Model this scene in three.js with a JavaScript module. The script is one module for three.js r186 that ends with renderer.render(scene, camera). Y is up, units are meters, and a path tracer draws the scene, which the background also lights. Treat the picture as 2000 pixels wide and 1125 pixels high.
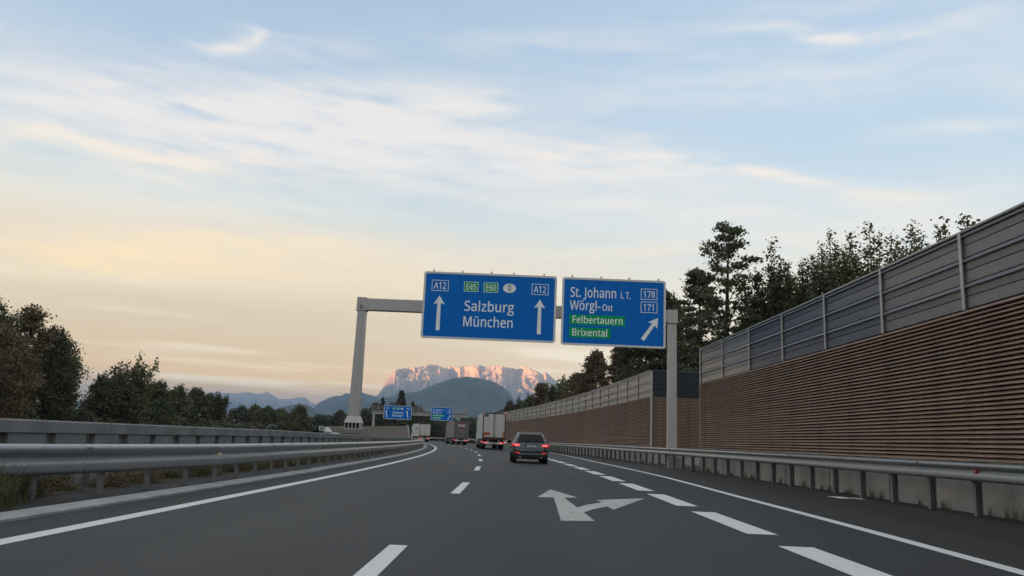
import * as THREE from 'three';
import { mergeGeometries } from 'three/addons/utils/BufferGeometryUtils.js';
import { RoundedBoxGeometry } from 'three/addons/geometries/RoundedBoxGeometry.js';
import { ImprovedNoise } from 'three/addons/math/ImprovedNoise.js';

// ───────────────────────── camera, sun, sky, air ─────────────────────────
const scene = new THREE.Scene();
const camera = new THREE.PerspectiveCamera(39.88, 1024 / 576, 0.1, 90000);
camera.rotation.order = 'YXZ';
camera.rotation.set(0.18941, 0.00918, 0.042);
camera.position.set(0, 1.1, 0);
scene.add(camera);
const renderer = new THREE.WebGLRenderer({ antialias: true });
renderer.toneMapping = THREE.LinearToneMapping;
renderer.toneMappingExposure = 5.5;
renderer.shadowMap.enabled = true;

// the last sun of the day: behind the car and to the left, just above the ridge, reaching only the far summits
const AIR = 0.0001;                                       // haze per metre
const SUN_AZ = -128 * Math.PI / 180, SUN_EL = 2.0 * Math.PI / 180;
const sunDir = new THREE.Vector3(Math.sin(SUN_AZ) * Math.cos(SUN_EL), Math.sin(SUN_EL), -Math.cos(SUN_AZ) * Math.cos(SUN_EL));
const sun = new THREE.DirectionalLight(new THREE.Color().setRGB(1, 0.44, 0.18), 5);
sun.position.copy(sunDir).multiplyScalar(30000);
sun.castShadow = true;
Object.assign(sun.shadow.camera, { left: -200, right: 200, top: 200, bottom: -200, near: 1, far: 60000 });
scene.add(sun, sun.target);
scene.fog = new THREE.FogExp2(new THREE.Color().setRGB(0.5, 0.71, 1.0), AIR);

const PN = new ImprovedNoise();
const noise = (x, y, z = 0) => PN.noise(x + 100.3, y + 57.7, z + 31.1);
function fbm(x, y, z, oct) { let a = 0.5, s = 0; for (let i = 0; i < oct; i++) { s += a * noise(x, y, z + i * 7.3); x *= 2.03; y *= 2.03; a *= 0.5; } return s; }
const clamp = (x, a = 0, b = 1) => Math.min(b, Math.max(a, x));
const sstep = (a, b, x) => { const t = clamp((x - a) / (b - a)); return t * t * (3 - 2 * t); };
const lerp = (a, b, t) => a + (b - a) * t;
const lin = (c) => { c /= 255; return c <= 0.04045 ? c / 12.92 : Math.pow((c + 0.055) / 1.055, 2.4); };
function table(t, x) {                                       // piecewise linear in rows [x, ...values]
  if (x <= t[0][0]) return t[0].slice(1);
  for (let i = 1; i < t.length; i++) if (x <= t[i][0]) { const f = (x - t[i - 1][0]) / (t[i][0] - t[i - 1][0]); return t[i].slice(1).map((v, k) => lerp(t[i - 1][k + 1], v, f)); }
  return t[t.length - 1].slice(1);
}
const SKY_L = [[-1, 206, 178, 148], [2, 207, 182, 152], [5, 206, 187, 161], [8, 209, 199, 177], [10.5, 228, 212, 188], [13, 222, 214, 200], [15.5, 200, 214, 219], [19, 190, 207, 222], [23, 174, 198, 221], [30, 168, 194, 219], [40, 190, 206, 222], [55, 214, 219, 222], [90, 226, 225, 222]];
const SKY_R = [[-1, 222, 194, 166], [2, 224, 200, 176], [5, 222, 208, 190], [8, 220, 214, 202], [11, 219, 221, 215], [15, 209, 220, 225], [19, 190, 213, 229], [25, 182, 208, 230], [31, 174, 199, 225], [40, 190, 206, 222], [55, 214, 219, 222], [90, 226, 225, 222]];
// cirrus bands: [az, el] points in degrees, half width, strength, warmth
const BANDS = [
  [[[-40, 19.2], [-32, 19.8], [-24, 20.4], [-16, 21], [-9, 21.8], [-3, 22.6], [3, 23]], 2.5, 1.15, 0.12],
  [[[-40, 20.8], [-30, 21.0], [-23, 21.6], [-14, 22.6], [-6, 23.4], [-2, 23.9]], 0.5, 0.5, 0.1],
  [[[-40, 16.4], [-35, 16.6], [-32, 17.5], [-28, 17.4], [-24, 17.4], [-19, 17.8], [-15, 18]], 0.8, 1.0, 0.6],
  [[[-28, 16.3], [-27, 16.0], [-25.3, 15.7], [-23.6, 15.3]], 0.22, 0.5, 0.4],
  [[[-16, 18.0], [-13.4, 17.97], [-9.3, 18.05], [-5.5, 18.0]], 0.14, 0.4, 0.3],
  [[[-25.7, 24.95], [-24.1, 24.5], [-22.1, 25.2], [-20, 26.1], [-19.6, 26.8], [-21, 27.3]], 0.4, 0.8, 0.25],
  [[[-23, 26.4], [-19, 26.4], [-14, 26.6], [-8, 27]], 0.9, 0.3, 0.1],
  [[[-6, 20.4], [-1, 20.8], [6.8, 20.9], [12, 20.5], [15, 20.0], [19.6, 18.6], [24.5, 17.25], [28.2, 16.6], [32, 16.2]], 0.45, 0.85, 0.4],
  [[[-8, 18.9], [-1, 19.6], [6, 19.8], [13, 19.0], [18, 18.2]], 1.4, 0.8, 0.2],
  [[[14, 28.6], [19.1, 28.2], [22.3, 27.1], [25.6, 26.8], [29.7, 26.9], [36, 27.2]], 0.42, 0.75, 0.2],
  [[[16, 25.8], [24, 26], [32, 25.8], [40, 26]], 1.1, 0.28, 0.1],
  [[[4, 27.6], [10, 27.2], [16, 26.8]], 0.8, 0.25, 0.1],
  [[[-5.1, 24.1], [-3.5, 24.4], [-2.1, 24.7]], 0.13, 0.4, 0.2],
  [[[24, 20.9], [29.3, 20.8], [31.6, 20.3], [37, 20.0]], 0.4, 0.4, 0.2],
  [[[-6, 13.0], [4, 13.8], [14, 13.6], [22, 12.8]], 0.7, 0.4, 0.5],
  [[[-40, 11.6], [-34, 9.6], [-28, 10.8], [-20, 11.9], [-12, 12.4], [-4, 12.2]], 1.5, 0.7, 1],
  [[[-18, 16.6], [-15.6, 16.6]], 0.16, 0.4, 0.2],
  [[[0, 24.6], [10, 25], [22, 24.4], [36, 23.6]], 1.2, 0.42, 0.1],
  [[[6, 29], [20, 29.6], [38, 29]], 1.0, 0.3, 0.1],
  [[[-4, 16.6], [8, 16.4], [20, 15.2], [34, 14.4]], 1.1, 0.5, 0.25],
  [[[-34, 14.2], [-22, 14.8], [-8, 15.6]], 0.8, 0.3, 0.4],
  [[[-44, 18.4], [-20, 19.2], [0, 19.6], [12, 19.4]], 2.6, 0.5, 0.12],
  [[[2, 17.4], [16, 17.2], [36, 16.8]], 1.8, 0.3, 0.15],
  [[[-12, 27.6], [0, 28.4], [10, 28.2]], 0.9, 0.3, 0.1],
  [[[-20.4, 16.7], [-18.6, 16.6]], 0.12, 0.3, 0.2],
];
function bandAt(b, az, el) {
  const p = b[0]; let best = 1e9, where = 0;
  for (let i = 1; i < p.length; i++) {
    const [ax, ay] = p[i - 1], [bx, by] = p[i], vx = bx - ax, vy = by - ay, t = clamp(((az - ax) * vx + (el - ay) * vy) / (vx * vx + vy * vy));
    const d = Math.hypot((az - ax - vx * t) * 0.9, el - ay - vy * t);
    if (d < best) { best = d; where = (i - 1 + t) / (p.length - 1); }
  }
  return [best, Math.sin(Math.PI * clamp(where * 0.9 + 0.05))];
}
const HAZE = [0.21, 0.24, 0.29];
function skyTexture(W) {
  const H = W / 2, data = new Float32Array(W * H * 4), rgb = [0, 0, 0];
  for (let j = 0; j < H; j++) {
    const el = ((j + 0.5) / H - 0.5) * 180, e = Math.max(el, 0);
    for (let i = 0; i < W; i++) {
      const o = (j * W + i) * 4; data[o + 3] = 1;
      if (el < -0.3) { data[o] = 0.022; data[o + 1] = 0.02; data[o + 2] = 0.018; continue; }
      const u = (i + 0.5) / W * 360 - 180;                  // longitude from +x towards +z
      let az = u + 90; if (az > 180) az -= 360;             // bearing from -z towards +x
      const back = Math.abs(az) > 90 ? 180 * Math.sign(az) - az : az;
      const side = sstep(-14, 22, back), L = table(SKY_L, e), R = table(SKY_R, e);
      for (let k = 0; k < 3; k++) rgb[k] = lerp(L[k], R[k], side);
      // thin streaked cirrus everywhere, drawn on a high plane
      const ra = az * Math.PI / 180, q = 1 / Math.tan((e + 4) * Math.PI / 180), px = Math.sin(ra) * q, pz = Math.cos(ra) * q;
      const wx = fbm(px * 0.35, pz * 0.35, 3, 2), sx = px * 0.94 + pz * 0.34, sz = -px * 0.34 + pz * 0.94;
      const streak = fbm(sx * 0.55 + wx, sz * 2.6 + wx * 1.6, 1.5, 5), veil = fbm(sx * 0.4, sz * 0.9 + wx, 8.1, 3);
      let c = sstep(-0.05, 0.42, streak * 0.75 + veil * 0.7) * (0.62 - 0.3 * sstep(21, 25, e)) * sstep(90, 35, e), warm = 0.15;
      if (e < 34 && e > 6 && az > -46 && az < 46) {
        const w1 = fbm(az * 0.09, el * 0.3, 5.2, 3) * 2.2, w2 = fbm(az * 0.16 + 9, el * 1.1 + az * 0.05, 2.2, 4) + 0.35 * fbm(az * 0.5 + el * 0.25, el * 4.2 - az * 0.22, 6.6, 4);
        for (const b of BANDS) {
          const [d, along] = bandAt(b, az + w1 * 1.2, el + w1 * 0.55);
          if (d > b[1] * 3.6) continue;
          const bw = b[1] * 1.25, f = Math.exp(-d * d / (bw * bw)) * b[2] * along * clamp(0.8 + w2 * (b[1] > 1 ? 1.25 : 1.9), 0.15, 1.3);
          c = 1 - (1 - c) * (1 - f); warm = Math.max(warm, b[3] * Math.min(1, f * 2));
        }
      }
      c = clamp(c, 0, 0.92);
      const low = sstep(20, 9, e), wr = lerp(234, 246, warm), wg = lerp(232, 233 - 7 * low, warm), wb = lerp(231, 200, warm * (0.35 + 0.65 * low)) - 14 * low;
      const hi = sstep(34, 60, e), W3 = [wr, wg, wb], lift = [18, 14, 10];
      // the sky above the haze is brighter than what reaches the ground through it
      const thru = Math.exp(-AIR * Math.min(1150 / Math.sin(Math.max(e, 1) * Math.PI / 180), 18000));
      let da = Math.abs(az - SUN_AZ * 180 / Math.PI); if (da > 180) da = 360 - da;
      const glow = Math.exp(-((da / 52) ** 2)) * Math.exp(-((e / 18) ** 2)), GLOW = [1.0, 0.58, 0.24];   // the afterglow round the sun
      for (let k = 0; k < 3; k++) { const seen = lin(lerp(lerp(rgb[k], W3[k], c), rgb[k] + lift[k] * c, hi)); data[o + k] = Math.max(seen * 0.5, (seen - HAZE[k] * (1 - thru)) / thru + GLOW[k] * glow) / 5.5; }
    }
  }
  const t = new THREE.DataTexture(data, W, H, THREE.RGBAFormat, THREE.FloatType);
  t.mapping = THREE.EquirectangularReflectionMapping; t.magFilter = THREE.LinearFilter; t.needsUpdate = true;
  return t;
}
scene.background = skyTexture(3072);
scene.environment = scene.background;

// ───────────────────────── helpers ─────────────────────────
function rng(seed) { let a = seed >>> 0; return () => { a = (a + 0x6d2b79f5) | 0; let t = Math.imul(a ^ (a >>> 15), 1 | a); t = (t + Math.imul(t ^ (t >>> 7), 61 | t)) ^ t; return ((t ^ (t >>> 14)) >>> 0) / 4294967296; }; }
const names = {};
const numbered = (n) => { const k = names[n] = (names[n] ?? -1) + 1; return k ? n + '_' + String(k).padStart(3, '0') : n; };
function thing(name, label, category, [x, y, z] = [0, 0, 0], turn = 0, group) {
  const o = new THREE.Group(); o.name = numbered(name); o.position.set(x, y, z); o.rotation.y = turn; scene.add(o);
  o.userData = { label, category }; if (group) o.userData.group = group;
  return o;
}
function part(name, geo, mat, parent, label) {
  const m = new THREE.Mesh(Array.isArray(geo) ? join(geo) : geo, mat); m.name = name; m.castShadow = m.receiveShadow = true; parent.add(m);
  if (label) m.userData.label = label;
  return m;
}
function struct(name, geo, mat, label) { const m = part(numbered(name), geo, mat, scene); m.userData = { kind: 'structure', label }; return m; }
function join(list) {
  const g = list.map((x) => { const y = x.index ? x.toNonIndexed() : x; for (const k of Object.keys(y.attributes)) if (!['position', 'normal', 'uv'].includes(k)) y.deleteAttribute(k); return y; });
  return mergeGeometries(g);
}
function bx(w, h, d, x = 0, y = 0, z = 0, ry = 0, r = 0) {   // centred box, uv in metres
  const g = r ? new RoundedBoxGeometry(w, h, d, 2, r) : new THREE.BoxGeometry(w, h, d);
  const u = g.attributes.uv, n = g.attributes.normal;
  for (let i = 0; i < u.count; i++) { const ax = Math.abs(n.getX(i)), ay = Math.abs(n.getY(i)), sx = ax > 0.7 ? d : w, sy = ay > 0.7 ? d : h; u.setXY(i, u.getX(i) * sx, u.getY(i) * sy); }
  if (ry) g.rotateY(ry);
  return g.translate(x, y, z);
}
function rod(a, b, r0, r1 = r0, n = 8) {
  const va = new THREE.Vector3(...a), vb = new THREE.Vector3(...b), d = vb.clone().sub(va), L = d.length();
  const g = new THREE.CylinderGeometry(r1, r0, L, n); g.translate(0, L / 2, 0);
  g.applyQuaternion(new THREE.Quaternion().setFromUnitVectors(new THREE.Vector3(0, 1, 0), d.normalize())); return g.translate(...a);
}
// the road bends left in a circle of 714 m from 15 m ahead; X is metres to the right of the lens line, s metres along
const R0 = 714, S0 = 15;
const A = (X, s) => { if (s < S0) return [X, -s]; const p = (s - S0) / R0; return [-R0 + (R0 + X) * Math.cos(p), -(S0 + (R0 + X) * Math.sin(p))]; };
const turnAt = (s) => s < S0 ? 0 : (s - S0) / R0;
// profile of [lateral, y] points swept along the road
function sweep(prof, X, s0, s1, step, { smooth = false, closed = true, caps = true } = {}) {
  const XF = typeof X === 'function' ? X : () => X, n = prof.length, m = closed ? n : n - 1, ns = Math.max(1, Math.ceil((s1 - s0) / step - 1e-6));
  let area = 0; for (let i = 0; i < n; i++) { const a = prof[i], b = prof[(i + 1) % n]; area += a[0] * b[1] - b[0] * a[1]; }
  const sg = closed ? Math.sign(area) || 1 : 1, en = [], len = [0];
  for (let i = 0; i < m; i++) { const a = prof[i], b = prof[(i + 1) % n], dx = b[0] - a[0], dy = b[1] - a[1], l = Math.hypot(dx, dy) || 1e-9; en.push([sg * dy / l, -sg * dx / l]); len.push(len[i] + l); }
  const vn = (i, e) => { if (!smooth) return en[e]; const o = e === i ? (i - 1 + m) % m : (i % n === 0 && e === m - 1 ? 0 : i % m); if (!closed && (i === 0 || i === n - 1)) return en[e]; const a = en[e], b = en[o]; if (a[0] * b[0] + a[1] * b[1] < 0.5) return a; const x = a[0] + b[0], y = a[1] + b[1], l = Math.hypot(x, y); return [x / l, y / l]; };
  const pos = [], nor = [], uv = [], at = (s, p) => { const [x, z] = A(XF(s) + p[0], s); return [x, p[1], z]; };
  for (let k = 0; k < ns; k++) {
    const sa = lerp(s0, s1, k / ns), sb = lerp(s0, s1, (k + 1) / ns);
    for (let i = 0; i < m; i++) {
      const j = (i + 1) % n, na = vn(i, i), nb = vn(i + 1, i), q = [[sa, prof[i], na, len[i]], [sb, prof[i], na, len[i]], [sb, prof[j], nb, len[i + 1]], [sa, prof[j], nb, len[i + 1]]];
      for (const c of sg > 0 ? [0, 1, 2, 0, 2, 3] : [0, 2, 1, 0, 3, 2]) { const [s, p, N, l] = q[c], t = turnAt(s); pos.push(...at(s, p)); nor.push(N[0] * Math.cos(t), N[1], -N[0] * Math.sin(t)); uv.push(s, l); }
    }
  }
  if (closed && caps) {
    const tri = THREE.ShapeUtils.triangulateShape(prof.map((p) => new THREE.Vector2(...p)), []);
    for (const [s, f] of [[s0, 1], [s1, -1]]) { const t = turnAt(s); for (const q of tri) for (const c of q) { pos.push(...at(s, prof[c])); nor.push(Math.sin(t) * f, 0, Math.cos(t) * f); uv.push(prof[c][0], prof[c][1]); } }
  }
  const g = new THREE.BufferGeometry();
  g.setAttribute('position', new THREE.Float32BufferAttribute(pos, 3)); g.setAttribute('normal', new THREE.Float32BufferAttribute(nor, 3)); g.setAttribute('uv', new THREE.Float32BufferAttribute(uv, 2));
  return g;
}
const rect = (x0, x1, y0, y1) => [[x0, y0], [x1, y0], [x1, y1], [x0, y1]];
// flat strip on the road, grid of cells, optional colour per vertex
function strip(X0, X1, s0, s1, y, step, nx = 1, tint) {
  const f0 = typeof X0 === 'function' ? X0 : () => X0, f1 = typeof X1 === 'function' ? X1 : () => X1, ns = Math.max(1, Math.round((s1 - s0) / step)), pos = [], nor = [], uv = [], col = [], idx = [];
  for (let k = 0; k <= ns; k++) for (let i = 0; i <= nx; i++) {
    const s = lerp(s0, s1, k / ns), X = lerp(f0(s), f1(s), i / nx), [x, z] = A(X, s); pos.push(x, y, z); nor.push(0, 1, 0); uv.push(X, s); if (tint) col.push(...tint(X, s));
    if (k < ns && i < nx) { const a = k * (nx + 1) + i, b = a + nx + 1; idx.push(a, a + 1, b, a + 1, b + 1, b); }
  }
  const g = new THREE.BufferGeometry(); g.setAttribute('position', new THREE.Float32BufferAttribute(pos, 3)); g.setAttribute('normal', new THREE.Float32BufferAttribute(nor, 3)); g.setAttribute('uv', new THREE.Float32BufferAttribute(uv, 2));
  if (tint) g.setAttribute('color', new THREE.Float32BufferAttribute(col, 3)); g.setIndex(idx); return g;
}
// ───────────────────────── textures and materials ─────────────────────────
function tex(n, size, f, srgb = false) {                     // tileable: f(x, y) with x, y in 0..1 returns 0..1 or rgb
  const d = new Uint8Array(n * n * 4);
  for (let j = 0; j < n; j++) for (let i = 0; i < n; i++) { const v = f(i / n, j / n, i, j), c = Array.isArray(v) ? v : [v, v, v]; for (let k = 0; k < 3; k++) d[(j * n + i) * 4 + k] = clamp(c[k]) * 255; d[(j * n + i) * 4 + 3] = 255; }
  const t = new THREE.DataTexture(d, n, n); t.magFilter = THREE.LinearFilter; t.minFilter = THREE.LinearMipmapLinearFilter; t.wrapS = t.wrapT = THREE.RepeatWrapping;
  if (srgb) t.colorSpace = THREE.SRGBColorSpace; t.repeat.set(1 / size, 1 / size); t.needsUpdate = true; return t;
}
const tnoise = (x, y, p, z, oct = 1) => { let a = 0.5, s = 0; for (let o = 0; o < oct; o++) { const P = p * 2 ** o, X = x * P, Y = y * P, fx = x, fy = y; const n = (dx, dy) => PN.noise(X - dx * P + 0.31, Y - dy * P + 0.17, z + o * 3.7); s += a * (n(0, 0) * (1 - fx) * (1 - fy) + n(1, 0) * fx * (1 - fy) + n(0, 1) * (1 - fx) * fy + n(1, 1) * fx * fy); a *= 0.55; } return s; };
const rt = rng(5), grit = Array.from({ length: 512 * 512 }, () => rt());
const T = {
  asphalt: tex(512, 2.6, (x, y, i, j) => 0.8 + (grit[j * 512 + i] - 0.5) * 0.34 + tnoise(x, y, 40, 2) * 0.25 + tnoise(x, y, 5, 9, 3) * 0.16),
  asphaltBump: tex(512, 2.6, (x, y, i, j) => 0.5 + (grit[j * 512 + i] - 0.5) * 0.6 + tnoise(x, y, 60, 2) * 0.5),
  concrete: tex(512, 3.1, (x, y, i, j) => { const st = tnoise(x, y * 0.0 + 0.5, 14, 4, 2); return 0.8 + (grit[j * 512 + i] - 0.5) * 0.1 + tnoise(x, y, 4, 6, 4) * 0.42 + st * 0.22; }),
  metal: tex(256, 1.7, (x, y, i, j) => 0.85 + tnoise(x, y, 18, 3, 2) * 0.18 + (grit[j * 512 + i] - 0.5) * 0.06 + tnoise(x, 0.5, 10, 8, 2) * 0.18),
  wood: tex(512, 2.3, (x, y, i, j) => 0.8 + (grit[j * 512 + i] - 0.5) * 0.3 + tnoise(x, y, 50, 5, 2) * 0.35 + tnoise(x, y, 6, 1, 3) * 0.35 + tnoise(x, y, 2, 21, 2) * 0.3),
  rough: tex(256, 1.3, (x, y) => 0.8 + tnoise(x, y, 9, 12, 3) * 0.5),
  paint: tex(512, 2.1, (x, y, i, j) => 0.88 + (grit[j * 512 + i] - 0.5) * 0.22 + Math.min(0, tnoise(x, y, 26, 7, 3) + 0.12) * 0.9),
  worn: tex(512, 2.7, (x, y, i, j) => 0.86 + (grit[j * 512 + i] - 0.5) * 0.3 + tnoise(x, y, 4, 3, 3) * 0.45 + Math.min(0, tnoise(x, y, 22, 7, 3) + 0.05) * 1.3),
  dirt: tex(256, 2.2, (x, y, i, j) => [0.5 + tnoise(x, y, 8, 3, 4) * 0.7, 0.46 + tnoise(x, y, 8, 3, 4) * 0.6 + tnoise(x, y, 5, 13, 2) * 0.3, 0.34 + tnoise(x, y, 8, 3, 4) * 0.4]),
};
const rgb = (r, g, b) => new THREE.Color().setRGB(r, g, b);
const std = (c, rough, o = {}) => new THREE.MeshStandardMaterial({ color: rgb(...c), roughness: rough, ...o });
const M = {
  asphalt: new THREE.MeshPhysicalMaterial({ color: rgb(0.04, 0.0385, 0.038), roughness: 0.66, specularIntensity: 0.5, map: T.asphalt, bumpMap: T.asphaltBump, bumpScale: 0.006, vertexColors: true }),
  shoulder: new THREE.MeshPhysicalMaterial({ color: rgb(0.043, 0.04, 0.036), roughness: 0.72, specularIntensity: 0.5, map: T.asphalt, bumpMap: T.asphaltBump, bumpScale: 0.006, vertexColors: true }),
  line: std([0.76, 0.755, 0.735], 0.75, { map: T.paint, bumpMap: T.asphaltBump, bumpScale: 0.002 }),
  oldLine: std([0.52, 0.51, 0.475], 0.8, { map: T.worn, bumpMap: T.asphaltBump, bumpScale: 0.004 }),
  kerb: std([0.4, 0.39, 0.38], 0.85, { map: T.concrete }),
  concrete: std([0.27, 0.26, 0.245], 0.88, { map: T.concrete, bumpMap: T.rough, bumpScale: 0.006 }),
  base: std([0.5, 0.445, 0.39], 0.88, { map: T.concrete, bumpMap: T.rough, bumpScale: 0.008 }),
  tan: std([0.33, 0.27, 0.22], 0.9, { map: T.concrete }),
  galv: std([0.33, 0.328, 0.322], 0.46, { metalness: 0.4, map: T.metal, roughnessMap: T.rough }),
  galvPost: std([0.27, 0.255, 0.235], 0.65, { metalness: 0.3, map: T.metal }),
  gantry: std([0.58, 0.54, 0.495], 0.6, { metalness: 0.25, map: T.metal, roughnessMap: T.rough }),
  dark: std([0.015, 0.014, 0.013], 0.8),
  backing: std([0.055, 0.028, 0.02], 0.95, { map: T.wood }),
  dirt: std([0.1, 0.09, 0.07], 1, { map: T.dirt }),
  field: std([0.06, 0.075, 0.03], 1, { map: T.dirt }),
  signBack: std([0.45, 0.46, 0.47], 0.5, { metalness: 0.4 }),
  signFrame: std([0.72, 0.71, 0.68], 0.5),
  reflWhite: std([0.95, 0.85, 0.45], 0.25), reflRed: std([0.6, 0.03, 0.02], 0.25),
  rubber: std([0.012, 0.012, 0.013], 0.85), chrome: std([0.6, 0.6, 0.6], 0.25, { metalness: 0.9 }), rim: std([0.3, 0.3, 0.31], 0.35, { metalness: 0.8 }),
  glass: new THREE.MeshPhysicalMaterial({ color: rgb(0.006, 0.007, 0.009), roughness: 0.08, specularIntensity: 0.4 }),
  tail: new THREE.MeshStandardMaterial({ color: rgb(0.5, 0.01, 0.015), roughness: 0.25, emissive: rgb(1, 0.035, 0.07), emissiveIntensity: 0.105 }),
  tailHot: new THREE.MeshStandardMaterial({ color: rgb(0.8, 0.1, 0.1), roughness: 0.3, emissive: rgb(1, 0.25, 0.25), emissiveIntensity: 0.26 }),
  tailDim: new THREE.MeshStandardMaterial({ color: rgb(0.45, 0.02, 0.02), roughness: 0.3, emissive: rgb(1, 0.05, 0.05), emissiveIntensity: 0.1 }),
};
const SLAT = [[0.47, 0.315, 0.225], [0.5, 0.335, 0.235], [0.43, 0.295, 0.215], [0.48, 0.31, 0.21], [0.45, 0.315, 0.24]].map((c) => std(c, 0.95, { map: T.wood, bumpMap: T.wood, bumpScale: 0.01 }));
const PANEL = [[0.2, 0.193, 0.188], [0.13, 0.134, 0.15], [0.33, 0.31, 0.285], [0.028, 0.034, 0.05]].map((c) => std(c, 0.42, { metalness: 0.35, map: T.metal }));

// ───────────────────────── ground and road ─────────────────────────
{
  const g = new THREE.PlaneGeometry(36000, 36000, 60, 60); g.rotateX(-Math.PI / 2); g.translate(0, -0.7, -6000);
  const u = g.attributes.uv; for (let i = 0; i < u.count; i++) u.setXY(i, u.getX(i) * 36000, u.getY(i) * 36000);
  struct('ground', g, M.field, 'flat green valley floor beyond the motorway');
}
const solidR = (s) => table([[-10, 5.0], [6, 5.1], [12, 5.3], [20, 5.45], [30, 5.8], [50, 6.0], [75, 6.9], [110, 7.2], [400, 7.2]], s)[0];
const railRX = (s) => table([[-20, 9.12], [30, 9.12], [42, 8.8], [400, 8.8]], s)[0];
const roadTint = (X, s) => { const lane = fbm(X * 1.3, s * 0.03, 4, 3) * 0.42 + fbm(X * 0.5, s * 0.2, 9, 3) * 0.24, w = Math.cos((X - 1.1) * Math.PI * 2 / 1.9) * 0.06; const v = clamp(1 + lane + w, 0.6, 1.35); return [v, v, v]; };
const road = struct('road', strip(-4.75, (s) => solidR(s) - 0.02, -12, 330, 0, 1.0, 26, roadTint), M.asphalt, 'two lane dark asphalt carriageway bending left into the distance');
struct('hard_shoulder', strip((s) => solidR(s) - 0.02, 9.9, -12, 330, -0.001, 2, 8, roadTint), M.shoulder, 'grey brown asphalt strip between white edge line and guard rail');
struct('inner_shoulder', strip(-5.6, -4.75, -12, 330, -0.001, 2, 3, roadTint), M.shoulder, 'narrow asphalt margin between left edge line and kerb');
part('edge_line', strip(-4.72, -4.5, -10, 320, 0.004, 2, 1), M.line, road);
part('edge_line', strip((s) => solidR(s) - 0.1, (s) => solidR(s) + 0.12, -10, 320, 0.004, 1.5, 1), M.line, road);
for (let k = 0; k < 18; k++) part('lane_dash', strip(-1.215, -1.03, 4.15 + 12.3 * k, 8.45 + 12.3 * k, 0.004, 1.1, 1), M.line, road);
for (let k = 0; k < 16; k++) part('block_marking', strip(3.18, 3.6, 6.4 + 4.66 * (k), 9.8 + 4.66 * k, 0.004, 1.2, 1), M.line, road);
{
  const pts = [[0.92, 19.26], [1.37, 16.79], [1.08, 16.62], [1.16, 14.26], [1.41, 15.02], [1.76, 15.73], [1.7, 16.29], [2.86, 17.48], [1.78, 14.13], [1.74, 14.79], [1.42, 14.03], [1.19, 13.33], [1.23, 11.93], [0.73, 11.76], [0.87, 16.54], [0.54, 16.45]];
  const g = new THREE.ShapeGeometry(new THREE.Shape(pts.map((p) => new THREE.Vector2(p[0], p[1])))); g.rotateX(-Math.PI / 2); g.translate(0, 0.004, 0);
  const sh = g; part('direction_arrow', sh, M.oldLine, road, 'worn white painted arrow pointing straight on with a branch to the right');
  part('shoulder_marking', [strip(8.3, 8.72, 20.65, 21.4, 0.004, 1, 1), strip(8.82, 9.0, 20.65, 21.2, 0.004, 1, 1)], M.line, road);
}
// left verge: kerb, asphalt gutter strip, soil
const kerb = thing('kerb', 'pale concrete kerb along the left road margin', 'kerb'); kerb.userData.kind = 'structure';
for (let k = 0; k < 60; k++) { const s = -4 + k * 2, sh = k >= 14 ? 0.06 : 0; part('kerbstone', sweep([[-5.8 - sh, -0.1], [-5.47 - sh, -0.1], [-5.47 - sh, 0.03], [-5.5 - sh, 0.045], [-5.8 - sh, 0.055]], 0, s, s + 1.985, 2), M.kerb, kerb); }
part('kerbstone', sweep([[-5.86, -0.1], [-5.53, -0.1], [-5.53, 0.045], [-5.86, 0.055]], 0, 116, 300, 4), M.kerb, kerb);
struct('verge', strip(-6.75, -5.78, -10, 300, 0.03, 2, 4, roadTint), M.shoulder, 'dark asphalt gutter behind the kerb');
struct('soil', strip(-7.7, -6.7, -10, 300, 0.034, 2, 1), M.dirt, 'brown soil strip under the left guard rail');
struct('carriageway', strip(-21, -8.0, -30, 300, -0.05, 4, 6, roadTint), M.shoulder, 'opposite carriageway behind the concrete barrier');

// ───────────────────────── guard rails ─────────────────────────
function beamProfile(f, y0, h) {                             // two-wave steel beam, front towards f
  const front = [[0.0, 0.0], [0.04, 0.02], [0.08, 0.07], [0.088, 0.16], [0.086, 0.3], [0.075, 0.42], [0.035, 0.5], [0.025, 0.56], [0.035, 0.62], [0.1, 0.74], [0.105, 0.84], [0.095, 0.92], [0.05, 0.97], [0.0, 1.0]];
  const out = [], back = []; for (const [d, t] of front) { out.push([f * d, y0 + t * h]); back.unshift([f * (d - 0.012), y0 + t * h]); }
  return out.concat(back);
}
const railLX = (s) => table([[-6, -8.2], [4, -7.6], [9, -7.05], [12.5, -6.3], [16, -5.98], [300, -5.98]], s)[0];
const gl = thing('guard_rail', 'galvanised double wave guard rail along the left kerb with reflectors', 'guard rail', [0, 0, 0], 0);
for (let k = 0; k < 30; k++) { const s = -4 + 4 * k, y = k % 2 ? 0 : 0.002; part('rail_segment', sweep(beamProfile(1, 0.35 + y, 0.43), (q) => railLX(q) + (k % 2 ? 0.0 : 0.004), s, s + 4.12, 1, { smooth: true }), M.galv, gl); }
part('rail_segment', sweep(beamProfile(1, 0.35, 0.43), railLX, 116, 300, 4, { smooth: true }), M.galv, gl);
for (let k = 0; k < 72; k++) { const s = -2 + 1.333 * k, [x, z] = A(railLX(s) - 0.09, s); part('post', bx(0.06, 0.78, 0.11, x, 0.37, z, turnAt(s)), M.galvPost, gl); part('spacer', bx(0.1, 0.2, 0.09, x + 0.05, 0.62, z, turnAt(s)), M.galvPost, gl); }
for (let k = 2; k < 12; k++) for (const t of [0.13, 0.87]) for (const d of [0.04, 0.1]) { const q = -4 + 4 * k + d, [x, z] = A(railLX(q) + 0.105, q); part('bolt', bx(0.02, 0.03, 0.035, x, 0.35 + 0.43 * t, z), M.galvPost, gl); }
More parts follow.
